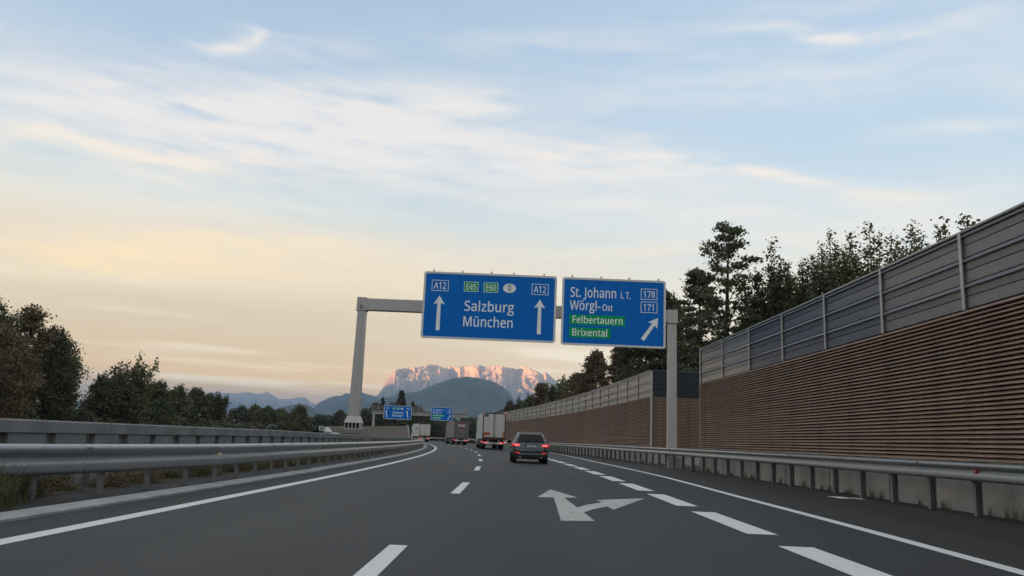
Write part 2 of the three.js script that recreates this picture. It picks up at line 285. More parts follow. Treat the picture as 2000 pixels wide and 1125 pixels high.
for (const s of [16.4, 38.5, 60]) { const [x, z] = A(railLX(s) + 0.055, s), g = new THREE.CylinderGeometry(0.05, 0.05, 0.09, 3); g.rotateX(Math.PI / 2); g.scale(1.0, 1.25, 1); part('reflector', g.translate(x, 0.575, z), M.reflWhite, gl); }
const gr = thing('guard_rail', 'galvanised guard rail on posts in front of the brown noise wall', 'guard rail');
for (let k = 0; k < 32; k++) { const s = -6 + 4 * k; part('rail_segment', sweep(beamProfile(-1, 0.68 + (k % 2) * 0.002, 0.36), (q) => railRX(q) + (k % 2) * 0.004, s, s + 4.12, 1, { smooth: true }), M.galv, gr); }
part('rail_segment', sweep(beamProfile(-1, 0.68, 0.36), railRX, 122, 300, 4, { smooth: true }), M.galv, gr);
for (let k = 0; k < 66; k++) { const s = 9.4 + 1.72 * k, [x, z] = A(railRX(s) + 0.16, s); part('post', [bx(0.14, 1.0, 0.012, x, 0.5, z - 0.05, turnAt(s)), bx(0.012, 1.0, 0.1, x - 0.064, 0.5, z, turnAt(s)), bx(0.012, 1.0, 0.1, x + 0.064, 0.5, z, turnAt(s))], M.galvPost, gr); part('spacer', bx(0.12, 0.22, 0.1, x - 0.11, 0.86, z + 0.0, turnAt(s)), M.galvPost, gr); }
for (let k = 5; k < 13; k++) for (const t of [0.13, 0.87]) for (const d of [0.04, 0.1]) { const q = -6 + 4 * k + d, [x, z] = A(railRX(q) - 0.105, q); part('bolt', bx(0.02, 0.03, 0.035, x, 0.68 + 0.36 * t, z), M.galvPost, gr); }
{ const [x, z] = A(railRX(15.9) - 0.06, 15.9), g = new THREE.CylinderGeometry(0.05, 0.05, 0.09, 3); g.rotateX(Math.PI / 2); part('reflector', g.translate(x, 0.87, z), M.reflRed, gr); }

// ───────────────────────── concrete barrier between the carriageways ─────────────────────────
const cb = thing('concrete_barrier', 'long grey concrete barrier with dark slots under its cap beam', 'barrier');
const cbX = -7.5, capY = (s) => table([[-20, 1.11], [26, 1.11], [36, 1.07], [60, 1.02], [120, 0.98], [400, 0.98]], s)[0];
part('core', sweep(rect(-0.34, -0.1, -0.6, 0.86), cbX, -10, 300, 3), M.concrete, cb);
for (let k = 0; k < 34; k++) { const s = -9 + 4 * k, t = capY(s + 2); part('cap_beam', sweep([[-0.36, t - 0.2], [0.02, t - 0.2], [0.02, t - 0.025], [-0.005, t], [-0.33, t], [-0.36, t - 0.03]], cbX, s, s + 3.985, 2), M.concrete, cb); }
part('cap_beam', sweep(rect(-0.36, 0.02, 0.79, 0.98), cbX, 127, 300, 4), M.concrete, cb);
const rb = rng(31);
for (let k = 0; k < 90; k++) { const s = -3 + 1.25 * k, t = capY(s) - 0.204, w = 0.92 + (rb() - 0.5) * 0.14; part('panel', sweep([[-0.098, -0.3], [0.0, -0.3], [0.0 - 0.01 * rb(), t], [-0.098, t]], cbX, s, s + w, 1), M.concrete, cb); }

// ───────────────────────── noise walls on the right ─────────────────────────
const slatProfile = (y, h) => [[0.0, y + 0.006], [0.0, y + h], [-0.012, y + h], [-0.05, y + h * 0.62], [-0.082, y + h * 0.36], [-0.094, y + h * 0.2], [-0.094, y + h * 0.05], [-0.084, y], [-0.045, y + 0.004]];
const cassette = (y, h) => [[0.03, y], [0.03, y + h], [-0.012, y + h], [-0.03, y + h - 0.004], [-0.078, y + h - 0.085], [-0.076, y + h - 0.098], [-0.024, y + h - 0.1], [-0.016, y + h * 0.5 + 0.012], [0.02, y + h * 0.5 + 0.01], [0.02, y + h * 0.5 - 0.01], [-0.02, y + h * 0.5 - 0.012], [-0.026, y + 0.02], [0.0, y + 0.004]];
const BR0 = 1.06, BR1 = 4.3, TOP = 6.06, NSL = 34, PIT = (BR1 - BR0) / NSL, CH = (TOP - 0.06 - BR1) / 3;
const nw = thing('noise_wall', 'tall near noise wall of brown slats and grey metal panels beside the road', 'noise wall');
const rw = rng(77), WX = 9.78, BAY = 3.79, NEAR_END = 39.9;
for (let b = 0; b < 13; b++) {
  const s1 = NEAR_END - b * BAY, s0 = s1 - BAY, seen = b < 7, tone = b < 2 ? 2 : b < 5 ? 1 : 0;  // bay tones put the reflection that shifts along the wall into the colour
  part('backing_board', sweep(rect(0, 0.14, BR0, BR1), WX, s0, s1 - 0.004, 4.2), M.backing, nw);
  for (let q = 0; q < 3; q++) { const a = s0 + q * BAY / 3; part('base_panel', sweep([[-0.04, -0.3], [0.2, -0.3], [0.2, BR0 - 0.01], [-0.03 - 0.006 * rw(), BR0 - 0.01]], WX + rw() * 0.012, a, a + BAY / 3 - (q === 2 ? 0.07 : 0.006), 4), M.base, nw); }
  const geos = [];
  for (let i = 0; i < NSL; i++) { const j = (rw() - 0.5) * 0.006, g = sweep(slatProfile(BR0 + i * PIT + 0.004 + j, PIT * 0.78), WX + (rw() - 0.5) * 0.012, s0 + 0.006, s1 - 0.006, 2.1); if (seen) part('slat', g, SLAT[Math.floor(rw() * 5)], nw); else geos.push(g); }
  if (geos.length) part('slat', geos, SLAT[0], nw).userData.kind = 'stuff';
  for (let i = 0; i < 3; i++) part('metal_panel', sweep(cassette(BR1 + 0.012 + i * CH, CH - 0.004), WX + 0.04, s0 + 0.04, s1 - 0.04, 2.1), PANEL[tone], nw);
  part('top_rail', sweep([[-0.05, TOP - 0.04], [0.09, TOP - 0.04], [0.09, TOP + 0.02], [-0.03, TOP + 0.02], [-0.05, TOP]], WX + 0.02, s0, s1 - 0.003, 2.1), PANEL[2], nw);
  const [x, z] = A(WX - 0.005, s1 - 0.03); part('post', [bx(0.02, TOP - BR1, 0.105, x - 0.03, (TOP + BR1) / 2, z + 0.0, turnAt(s1)), bx(0.1, TOP - BR1, 0.02, x + 0.03, (TOP + BR1) / 2, z, turnAt(s1))], M.gantry, nw);
}
part('end_post', [0, 1].map((i) => { const [x, z] = A(WX + 0.1, NEAR_END + 0.03); return bx(0.3 - i * 0.1, TOP + 0.3 - i * 0.2, 0.05 + i * 0.03, x, (TOP - 0.3) / 2, z, turnAt(NEAR_END)); }), M.gantry, nw);
const fw = thing('noise_wall', 'far noise wall of brown slats under grey panels curving left behind the sign post', 'noise wall');
const FX = 9.95, FS = 52.4;
for (let b = 0; b < 26; b++) {
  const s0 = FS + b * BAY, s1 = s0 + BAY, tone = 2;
  part('backing_board', sweep(rect(0, 0.14, BR0, BR1), FX, s0, s1 - 0.004, 4.2), M.backing, fw);
  part('base_panel', sweep(rect(-0.04, 0.2, -0.3, BR0 - 0.01), FX, s0, s1 - 0.02, 4.2), M.base, fw);
  const geos = []; for (let i = 0; i < NSL; i++) geos.push(sweep(slatProfile(BR0 + i * PIT + 0.004 + (rw() - 0.5) * 0.012, PIT * 0.78), FX + (rw() - 0.5) * 0.012, s0 + 0.01, s1 - 0.01, 4.2));
  part('slat', geos, SLAT[b % 5], fw).userData.kind = 'stuff';
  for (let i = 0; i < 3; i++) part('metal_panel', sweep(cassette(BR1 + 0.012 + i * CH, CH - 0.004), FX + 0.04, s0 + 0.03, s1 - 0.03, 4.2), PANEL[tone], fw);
  part('top_rail', sweep([[-0.05, TOP - 0.04], [0.09, TOP - 0.04], [0.09, TOP + 0.02], [-0.05, TOP + 0.02]], FX + 0.02, s0, s1 - 0.003, 4.2), PANEL[2], fw);
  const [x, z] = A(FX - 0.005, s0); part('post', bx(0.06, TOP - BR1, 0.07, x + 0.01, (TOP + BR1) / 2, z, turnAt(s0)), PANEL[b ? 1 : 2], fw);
}
{ // return of the far wall, facing the traffic
  const [x0, z0] = A(FX, FS - 0.02), L = 3.7, a = turnAt(FS);
  const at = (g) => { g.rotateY(a); return g.translate(x0, 0, z0); };
  part('corner_post', at(bx(0.14, TOP - 0.2, 0.14, 0.05, TOP / 2, 0.03)), M.gantry, fw);
  part('backing_board', at(bx(L, BR1 - BR0, 0.1, L / 2 + 0.1, (BR0 + BR1) / 2, 0)), M.backing, fw);
  part('base_panel', at(bx(L, BR0, 0.16, L / 2 + 0.1, BR0 / 2 - 0.01, 0.02)), M.base, fw);
  const gs = []; for (let i = 0; i < NSL; i++) gs.push(at(bx(L - 0.06, PIT * 0.6, 0.06, L / 2 + 0.13, BR0 + (i + 0.5) * PIT, 0.08, 0, 0.012)));
  part('slat', gs, SLAT[3], fw).userData.kind = 'stuff';
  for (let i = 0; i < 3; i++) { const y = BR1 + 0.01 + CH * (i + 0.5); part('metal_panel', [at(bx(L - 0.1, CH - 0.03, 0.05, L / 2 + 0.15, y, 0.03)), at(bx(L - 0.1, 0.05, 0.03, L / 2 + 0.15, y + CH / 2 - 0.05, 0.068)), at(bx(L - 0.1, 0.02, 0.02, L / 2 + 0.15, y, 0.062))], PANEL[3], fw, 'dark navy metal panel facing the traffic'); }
  part('top_rail', at(bx(L, 0.06, 0.12, L / 2 + 0.1, TOP - 0.01, 0.03)), PANEL[1], fw);
}
// tan wall on the far side of the opposite carriageway
const tw = thing('noise_wall', 'low tan noise wall with a rounded end left of the white lorry', 'noise wall');
{
  const pl = [[-19.6, 152], [-38.5, 200], [-68.6, 268], [-95, 330], [-150, 430]], TH = 2.95;
  for (let k = 0; k < pl.length - 1; k++) {
    const [ax, az] = pl[k], [bx_, bz] = pl[k + 1], L = Math.hypot(bx_ - ax, bz - az), n = Math.round(L / 6), ang = Math.atan2(bz - az, bx_ - ax), w = L / n;
    for (let i = 0; i < n; i++) {
      const t = (i + 0.5) / n, cx = lerp(ax, bx_, t), cz = -lerp(az, bz, t);
      if (k === 0 && i < 1) {                                // the rounded end
        const s = new THREE.Shape(); s.moveTo(-w / 2, -0.6); s.lineTo(w / 2, -0.6); s.lineTo(w / 2, TH); s.lineTo(-w * 0.15, TH); s.quadraticCurveTo(-w * 0.42, TH * 0.9, -w / 2, TH * 0.3);
        const g = new THREE.ExtrudeGeometry(s, { depth: 0.3, bevelEnabled: false }); g.translate(0, 0, -0.15); g.rotateY(ang); part('panel', g.translate(cx, 0, cz), M.tan, tw);
        const pts = []; for (let q = 0; q <= 8; q++) { const u = q / 8, p = new THREE.Vector2(); p.x = (1 - u) ** 2 * -w * 0.15 + 2 * u * (1 - u) * -w * 0.42 + u * u * -w / 2; p.y = (1 - u) ** 2 * TH + 2 * u * (1 - u) * TH * 0.9 + u * u * TH * 0.3; pts.push(p); }
        const cg = []; for (let q = 0; q < 8; q++) cg.push(rod([pts[q].x, pts[q].y, 0], [pts[q + 1].x, pts[q + 1].y, 0], 0.2, 0.2, 6)); const cap = join(cg); cap.rotateY(ang); part('coping', cap.translate(cx, 0, cz), M.kerb, tw);
      } else part('panel', bx(w - 0.05, TH + 0.6, 0.24, cx, TH / 2 - 0.3, cz, ang), M.tan, tw);
      part('post', bx(0.18, TH + 0.5, 0.3, cx + (ax - bx_) / L * w / 2 * -1, TH / 2 - 0.25, cz + (bz - az) / L * w / 2 * -1, ang), M.tan, tw);
    }
  }
}
const pw = thing('concrete_parapet', 'short pale concrete parapet at the foot of the distant gantry', 'parapet', [-32, 0, -200], -0.0);
part('wall', bx(5.5, 2.0, 0.3, 0, 0.45, 0), M.base, pw); part('coping', bx(5.7, 0.16, 0.42, 0, 1.5, 0), M.kerb, pw); part('end_block', bx(0.5, 2.2, 0.5, 2.75, 0.4, 0.1), M.base, pw);

// ───────────────────────── sign gantries and direction signs ─────────────────────────
const SANS = 'sans-serif', BLUE = '#0070c8', GREEN = '#00a562', WHITE = '#fffdf6';
function signCanvas(w, h, px, draw) {
  const c = document.createElement('canvas'); c.width = Math.round(w * px); c.height = Math.round(h * px);
  const x = c.getContext('2d'); x.fillStyle = BLUE; x.fillRect(0, 0, c.width, c.height); draw(x, c.width, c.height);
  const r = rng(91), im = x.getImageData(0, 0, c.width, c.height), d = im.data;                      // rain streaks and grime that run down the sheet
  for (let i = 0; i < c.width; i++) { const k = fbm(i / px * 9, 0.4, w, 3) * 0.16; for (let j = 0; j < c.height; j++) { const o = (j * c.width + i) * 4, v = 1 + k * (0.5 + noise(i / px * 2, j / px * 0.7, 3)) + (r() - 0.5) * 0.03; for (let q = 0; q < 3; q++) d[o + q] = clamp(d[o + q] * v, 0, 255); } }
  x.putImageData(im, 0, 0);
  const t = new THREE.CanvasTexture(c); t.colorSpace = THREE.SRGBColorSpace; t.magFilter = THREE.LinearFilter; return t;
}
function words(x, text, x0, x1, base, cap, color = WHITE, bold = false) {  // text from x0 to x1 on a base line with capitals of height cap
  const size = cap / 0.714; x.save(); x.font = (bold ? 'bold ' : '') + size + 'px ' + SANS; const w = x.measureText(text).width;
  x.translate(x0, base); x.scale((x1 - x0) / w, 1); x.fillStyle = x.strokeStyle = color; x.lineWidth = size * 0.014; x.lineJoin = 'round'; x.fillText(text, 0, 0); x.strokeText(text, 0, 0); x.restore();
}
function plate(x, text, cx, cy, w, h, fill) {
  x.fillStyle = fill; x.fillRect(cx - w / 2, cy - h / 2, w, h); x.strokeStyle = WHITE; x.lineWidth = h * 0.055; x.strokeRect(cx - w / 2, cy - h / 2, w, h);
  words(x, text, cx - w * 0.385, cx + w * 0.385, cy + h * 0.32, h * 0.63);
}
function arrow(x, x0, y0, x1, y1, shaft, head, len) {       // tail to tip
  const a = Math.atan2(y1 - y0, x1 - x0), L = Math.hypot(x1 - x0, y1 - y0); x.save(); x.translate(x0, y0); x.rotate(a); x.fillStyle = WHITE; x.beginPath();
  x.moveTo(0, -shaft); x.lineTo(L - len * 0.86, -shaft * 0.85); x.lineTo(L - len, -head); x.lineTo(L, 0); x.lineTo(L - len, head); x.lineTo(L - len * 0.86, shaft * 0.85); x.lineTo(0, shaft); x.fill(); x.restore();
}
const straightOn = (tilt) => (x, W, H) => {
  plate(x, 'A12', W * 0.113, H * 0.19, W * 0.126, H * 0.165, BLUE); plate(x, 'A12', W * 0.887, H * 0.19, W * 0.126, H * 0.165, BLUE);
  plate(x, 'E45', W * 0.353, H * 0.19, W * 0.108, H * 0.15, GREEN); plate(x, 'E60', W * 0.506, H * 0.19, W * 0.108, H * 0.15, GREEN);
  x.fillStyle = WHITE; x.beginPath(); x.ellipse(W * 0.65, H * 0.19, W * 0.05, H * 0.074, 0, 0, 7); x.fill(); words(x, 'D', W * 0.637, W * 0.665, H * 0.235, H * 0.095, '#15171a');
  for (const u of [0.112, 0.888]) arrow(x, W * u, H * 0.9, W * (u - tilt), H * 0.35, W * 0.0155, W * 0.044, H * 0.14);
  words(x, 'Salzburg', W * 0.305, W * 0.692, H * 0.575, H * 0.155); words(x, 'München', W * 0.297, W * 0.692, H * 0.82, H * 0.155);
};
const exitRight = (x, W, H) => {
  words(x, 'St. Johann', W * 0.06, W * 0.53, H * 0.275, H * 0.15); words(x, 'i. T.', W * 0.566, W * 0.67, H * 0.275, H * 0.1);
  words(x, 'Wörgl-', W * 0.06, W * 0.372, H * 0.478, H * 0.145); words(x, 'Ost', W * 0.385, W * 0.49, H * 0.478, H * 0.1);
  x.fillStyle = GREEN; x.fillRect(W * 0.06, H * 0.553, W * 0.555, H * 0.158); x.fillRect(W * 0.06, H * 0.752, W * 0.415, H * 0.158);
  words(x, 'Felbertauern', W * 0.085, W * 0.598, H * 0.682, H * 0.108); words(x, 'Brixental', W * 0.085, W * 0.447, H * 0.882, H * 0.108);
  plate(x, '178', W * 0.853, H * 0.19, W * 0.16, H * 0.165, BLUE); plate(x, '171', W * 0.853, H * 0.395, W * 0.16, H * 0.165, BLUE);
  arrow(x, W * 0.79, H * 0.905, W * 0.945, H * 0.555, H * 0.03, H * 0.088, H * 0.15);
};
function roundRect(w, h, r) { const s = new THREE.Shape(); s.moveTo(-w / 2 + r, -h / 2); s.lineTo(w / 2 - r, -h / 2); s.quadraticCurveTo(w / 2, -h / 2, w / 2, -h / 2 + r); s.lineTo(w / 2, h / 2 - r); s.quadraticCurveTo(w / 2, h / 2, w / 2 - r, h / 2); s.lineTo(-w / 2 + r, h / 2); s.quadraticCurveTo(-w / 2, h / 2, -w / 2, h / 2 - r); s.lineTo(-w / 2, -h / 2 + r); s.quadraticCurveTo(-w / 2, -h / 2, -w / 2 + r, -h / 2); return s; }
function sign(label, pos, turn, w, h, texture, lugs) {
  const o = thing('direction_sign', label, 'road sign', pos, turn);
  const body = new THREE.ExtrudeGeometry(roundRect(w, h, 0.16), { depth: 0.1, bevelEnabled: false, curveSegments: 5 }); body.translate(0, 0, -0.12); part('panel', body, M.signBack, o);
  const fs = roundRect(w + 0.03, h + 0.03, 0.17); const inner = roundRect(w - 0.2, h - 0.2, 0.1); fs.holes.push(new THREE.Path(inner.getPoints(5)));
  part('frame', new THREE.ExtrudeGeometry(fs, { depth: 0.05, bevelEnabled: false, curveSegments: 5 }).translate(0, 0, -0.018), M.signFrame, o);
  const fg = new THREE.ShapeGeometry(roundRect(w - 0.19, h - 0.19, 0.1), 5), u = fg.attributes.uv, p = fg.attributes.position; for (let i = 0; i < u.count; i++) u.setXY(i, p.getX(i) / (w - 0.19) + 0.5, p.getY(i) / (h - 0.19) + 0.5);
  part('face', fg.translate(0, 0, 0.012), new THREE.MeshPhysicalMaterial({ map: texture, roughness: 0.6, specularIntensity: 0.35 }), o);
  for (const x of lugs) part('lug', [bx(0.05, 0.16, 0.05, x, h / 2 + 0.06, -0.08), rod([x, h / 2 + 0.1, -0.14], [x, h / 2 + 0.1, -0.02], 0.05, 0.05, 8)], M.gantry, o);
  for (const f of [-0.3, 0.3]) part('bracket', bx(0.12, h * 0.8, 0.12, w * f, 0, -0.2), M.gantry, o);
  return o;
}
const ST = straightOn(0), tA = signCanvas(7.3, 3.6, 128, ST), tB = signCanvas(5.62, 3.62, 128, exitRight);
sign('large blue sign reading Salzburg and München on the near gantry', [-1.62, 8.34, -43.62], 0, 7.42, 3.74, tA, [-3.2, -1.58, 0.04, 1.3, 3.0]);
sign('large blue exit sign reading St. Johann and Wörgl beside the near gantry post', [5.3, 8.3, -43.62], 0, 5.76, 3.78, tB, [-2.34, -0.72, 0.86, 2.5]);
const tC = signCanvas(7.3, 3.5, 64, straightOn(-0.0 + 0.045)), tD = signCanvas(5.6, 3.4, 64, exitRight);
{
  const g = thing('sign_gantry', 'near grey steel sign gantry spanning the road with a broad box beam', 'gantry', [0, 0, -44]);
  const post = (x, y0, y1, w0, w1, d) => { const q = new THREE.CylinderGeometry(w1 / Math.SQRT2, w0 / Math.SQRT2, y1 - y0, 4, 1); q.rotateY(Math.PI / 4); q.scale(1, 1, d); q.deleteAttribute('normal'); const n = q.toNonIndexed(); n.computeVertexNormals(); return n.translate(x, (y0 + y1) / 2, 0); };
  part('post', post(-8.74, 1.38, 7.9, 0.56, 0.44, 1.15), M.gantry, g); part('post', post(8.62, 0, 7.9, 0.48, 0.43, 1.1), M.gantry, g);
  part('beam', [bx(17.9, 0.66, 0.5, -0.06, 8.25, 0, 0, 0.02)], M.gantry, g);
  for (const x of [-8.76, 8.62]) part('joint_plate', [bx(0.6, 0.05, 0.62, x, 7.9, 0), bx(0.54, 0.72, 0.54, x, 8.26, 0)], M.gantry, g);
  for (const x of [-8.82, -8.7]) part('bolt', bx(0.03, 0.26, 0.03, x, 8.06, 0.285), M.dark, g);
  // flared foot with gussets on a two step concrete plinth
  part('base_plate', bx(0.98, 0.05, 0.95, -8.74, 1.36, 0), M.gantry, g);
  for (let k = 0; k < 5; k++) { const x = -9.14 + k * 0.2, s = new THREE.Shape([[-0.025, 0], [0.025, 0], [0.025, 0.3], [-0.025, 0.3]].map((p) => new THREE.Vector2(...p))); part('gusset', new THREE.ExtrudeGeometry(s, { depth: 0.84, bevelEnabled: false }).translate(x, 1.385, -0.42), M.gantry, g); }
  { const q = post(-8.74, 1.68, 2.05, 0.9, 0.62, 1.05); part('flare', q, M.gantry, g); }
  part('foot_shade_core', bx(0.82, 0.3, 0.7, -8.74, 1.54, 0), M.dark, g);  // near-black filler paints in the shade of the gaps between gussets
  part('plinth', [bx(1.45, 0.22, 1.3, -8.85, 1.23, 0), bx(1.3, 1.6, 1.2, -8.62, 0.32, 0)], M.tan, g);
  part('base_plate', bx(0.6, 0.05, 0.86, 8.72, 0.6, 0), M.gantry, g);
  for (let k = 0; k < 4; k++) part('gusset', bx(0.09, 0.16, 0.06, 8.46 + k * 0.16, 0.7, 0.36), M.dark, g);
  part('plinth', bx(0.62, 0.62, 0.9, 8.72, 0.26, 0), M.concrete, g);
  const h = thing('sign_gantry', 'distant grey sign gantry with railed walkway beyond the lorries', 'gantry', [-25.3, 0, -215]);
  part('post', bx(0.5, 6.9, 0.6, -12.2, 4.0, 0), M.gantry, h); part('post', bx(0.45, 6.4, 0.6, 10.6, 3.2, 0), M.gantry, h);
  part('beam', bx(25.6, 0.95, 0.8, 0.1, 7.0, 0), M.gantry, h); part('plinth', bx(1.4, 2.2, 1.4, -12.2, 0.4, 0), M.base, h);
  part('walkway', [bx(25.6, 0.08, 1.2, 0.1, 7.52, 0.3)], M.gantry, h);
  for (let k = 0; k < 17; k++) part('rail_post', bx(0.09, 1.15, 0.09, -12.6 + k * 1.58, 8.1, 0.85), M.gantry, h);
  for (const y of [7.95, 8.3, 8.66]) part('hand_rail', bx(25.4, 0.07, 0.07, 0.1, y, 0.85), M.gantry, h);
  sign('small distant blue sign reading Salzburg and München with leaning arrows', [-30.95, 7.1, -213.6], 0.02, 7.35, 3.55, tC, []);
  sign('small distant blue exit sign with two green lines above the grey lorry', [-19.2, 7.22, -213.6], 0.02, 5.8, 3.5, tD, []);
}

// ───────────────────────── vehicles ─────────────────────────
function place(X, s) { const [x, z] = A(X, s); return [[x, 0, z], turnAt(s)]; }
function wheel(parent, x, z, r, w, rimMat = M.rim) {
  const t = new THREE.CylinderGeometry(r, r, w, 28); t.rotateZ(Math.PI / 2);
  const pr = [[r * 0.62, -w / 2 - 0.004], [r * 0.92, -w / 2 - 0.004], [r, -w * 0.36], [r, w * 0.36], [r * 0.92, w / 2 + 0.004], [r * 0.62, w / 2 + 0.004]].map((p) => new THREE.Vector2(...p));
  const ty = new THREE.LatheGeometry(pr, 28); ty.rotateZ(Math.PI / 2);
  const o = new THREE.Group(); o.name = 'wheel'; o.position.set(x, r, z); parent.add(o);
  part('tyre', ty, M.rubber, o);
  const rm = new THREE.CylinderGeometry(r * 0.63, r * 0.63, w * 0.86, 20); rm.rotateZ(Math.PI / 2); part('rim', rm, rimMat, o);
  const spokes = []; for (let k = 0; k < 5; k++) { const b = new THREE.BoxGeometry(w * 0.94, r * 0.56, r * 0.14); b.translate(0, r * 0.3, 0); b.rotateX(k * Math.PI * 2 / 5); spokes.push(b); } part('spoke', spokes, rimMat, o);
}
// closed hull from horizontal slices [y, halfWidth, zRear, zFront, cornerRadius]
function hull(slices, n = 10, capTop = true) {
  const ring = ([y, w, zr, zf, r]) => { const p = [], rr = r; const c = [[w - rr, zr - rr, 0], [-(w - rr), zr - rr, 1], [-(w - rr), zf + rr, 2], [w - rr, zf + rr, 3]]; for (const [cx, cz, q] of c) for (let k = 0; k <= n; k++) { const a = Math.PI / 2 * q + Math.PI / 2 * k / n; p.push([cx + Math.cos(a) * rr, y, cz + Math.sin(a) * rr]); } return p; };
  const R = slices.map(ring), m = R[0].length, pos = [], idx = [], uv = [];
  R.forEach((r) => r.forEach((p, i) => { pos.push(...p); uv.push(i / m * 10, p[1]); }));
  for (let k = 0; k < R.length - 1; k++) for (let i = 0; i < m; i++) { const a = k * m + i, b = k * m + (i + 1) % m; idx.push(a, a + m, b, b, a + m, b + m); }
  if (capTop) { const c = pos.length / 3, s = slices[slices.length - 1]; pos.push(0, s[0] + 0.035, (s[2] + s[3]) / 2); uv.push(0, 0); const o = (R.length - 1) * m; for (let i = 0; i < m; i++) idx.push(o + i, c, o + (i + 1) % m); }
  const g = new THREE.BufferGeometry(); g.setAttribute('position', new THREE.Float32BufferAttribute(pos, 3)); g.setAttribute('uv', new THREE.Float32BufferAttribute(uv, 2)); g.setIndex(idx); g.computeVertexNormals(); return g;
}
function quad(a, b, c, d) { const g = new THREE.BufferGeometry(); g.setAttribute('position', new THREE.Float32BufferAttribute([...a, ...b, ...c, ...d], 3)); g.setAttribute('uv', new THREE.Float32BufferAttribute([0, 0, 1, 0, 1, 1, 0, 1], 2)); g.setIndex([0, 1, 2, 0, 2, 3]); g.computeVertexNormals(); return g; }
function plateTexture(bg, band) {
  const c = document.createElement('canvas'); c.width = 256; c.height = 56; const x = c.getContext('2d'); x.fillStyle = bg; x.fillRect(0, 0, 256, 56); if (band) { x.fillStyle = '#1d4a7a'; x.fillRect(0, 0, 26, 56); }
  x.fillStyle = '#4a4d52'; let px = 44; const r = rng(17); for (let k = 0; k < 7; k++) { const w = 14 + r() * 10; x.globalAlpha = 0.55 + r() * 0.3; x.fillRect(px, 14, w * 0.28, 30); x.fillRect(px, 14 + (k % 3) * 12, w, 6); if (k % 2) x.fillRect(px + w * 0.75, 14, w * 0.28, 30); px += w + 9; } x.globalAlpha = 1;   // characters too blurred to read
  const t = new THREE.CanvasTexture(c); t.colorSpace = THREE.SRGBColorSpace; t.magFilter = THREE.LinearFilter; return t;
}
const plateMat = new THREE.MeshStandardMaterial({ map: plateTexture('#c9cdc4', true), roughness: 0.5 });
const plateMat2 = new THREE.MeshStandardMaterial({ map: plateTexture('#b9b6a8', false), roughness: 0.5 });
{ // dark estate car
  const [p, t] = place(1.37, 40.6), car = thing('estate_car', 'dark grey estate car with lit red tail lamps ahead in the right lane', 'car', p, t); car.scale.y = 1.03;
  const paint = new THREE.MeshPhysicalMaterial({ color: rgb(0.075, 0.076, 0.08), metalness: 0.5, roughness: 0.36, clearcoat: 1, clearcoatRoughness: 0.06 });
  part('body', [hull([[0.3, 0.8, -0.1, -4.5, 0.3], [0.42, 0.885, -0.02, -4.6, 0.34], [0.56, 0.92, 0, -4.64, 0.36], [0.68, 0.93, -0.005, -4.62, 0.36], [0.7, 0.92, -0.03, -4.6, 0.34], [0.8, 0.925, -0.05, -4.52, 0.32], [0.92, 0.905, -0.06, -4.3, 0.28], [0.985, 0.885, -0.085, -3.9, 0.24]]),
    hull([[0.97, 0.86, -0.1, -3.3, 0.2], [1.03, 0.83, -0.15, -3.1, 0.18], [1.15, 0.77, -0.27, -2.85, 0.17], [1.3, 0.7, -0.44, -2.5, 0.16], [1.36, 0.665, -0.51, -2.3, 0.16], [1.41, 0.64, -0.66, -2.15, 0.16], [1.45, 0.58, -0.95, -2.0, 0.18], [1.475, 0.46, -1.35, -1.85, 0.2]])], paint, car);
  const rz = (y) => table([[0.97, -0.1], [1.03, -0.15], [1.15, -0.27], [1.3, -0.44], [1.38, -0.53]], y)[0], rx = (y) => table([[0.97, 0.66], [1.03, 0.66], [1.15, 0.61], [1.3, 0.55], [1.38, 0.5]], y)[0];
  const q = (y, s, o) => [rx(y) * s * 1.04, y, rz(y) + o];
  const win = []; for (const [a, b] of [[1.01, 1.15], [1.15, 1.3], [1.3, 1.385]]) win.push(quad(q(a, -1, 0.02), q(a, 1, 0.02), q(b, 1, 0.02), q(b, -1, 0.02))); part('rear_window', win, M.glass, car);
  part('wiper', rod([0.03, 1.04, -0.12], [-0.38, 1.07, -0.16], 0.012, 0.008, 6), M.rubber, car);
  for (const s of [-1, 1]) {
    part('side_window', quad([s * 0.85, 1.0, -0.5], [s * 0.85, 1.0, -2.9], [s * 0.672, 1.37, -2.35], [s * 0.672, 1.37, -0.85]), M.glass, car);
    const l = bx(0.29, 0.115, 0.1, s * 0.69, 0.865, -0.065, s * 0.06, 0.035), l2 = bx(0.1, 0.11, 0.22, s * 0.865, 0.87, -0.17, -s * 0.35, 0.03);
    const lamp = part('tail_light', [l, l2], M.tail, car);
    part('light_bar', [bx(0.22, 0.024, 0.02, s * 0.69, 0.84, -0.012, s * 0.06), bx(0.028, 0.1, 0.02, s * 0.79, 0.87, -0.022, s * 0.06), bx(0.15, 0.018, 0.02, s * 0.67, 0.893, -0.01, s * 0.06)], M.tailHot, lamp);
    part('reflector', bx(0.22, 0.04, 0.06, s * 0.66, 0.5, 0.0, s * 0.12, 0.015), M.tailDim, car);
    part('roof_rail', [rod([s * 0.6, 1.47, -0.75], [s * 0.6, 1.47, -2.2], 0.018, 0.018, 8), rod([s * 0.6, 1.42, -0.7], [s * 0.6, 1.47, -0.78], 0.02, 0.018, 8)], M.chrome, car);
    const mi = part('mirror', bx(0.22, 0.15, 0.12, s * 1.0, 1.02, -2.75, 0, 0.045), paint, car); part('mirror_glass', bx(0.18, 0.11, 0.01, s * 1.0, 1.02, -2.682), M.glass, mi);
    part('exhaust_pipe', rod([s * 0.52, 0.3, -0.16], [s * 0.52, 0.3, 0.0], 0.042, 0.042, 12), M.chrome, car);
    wheel(car, s * 0.79, -0.92, 0.335, 0.245); wheel(car, s * 0.79, -3.73, 0.335, 0.235);
  }
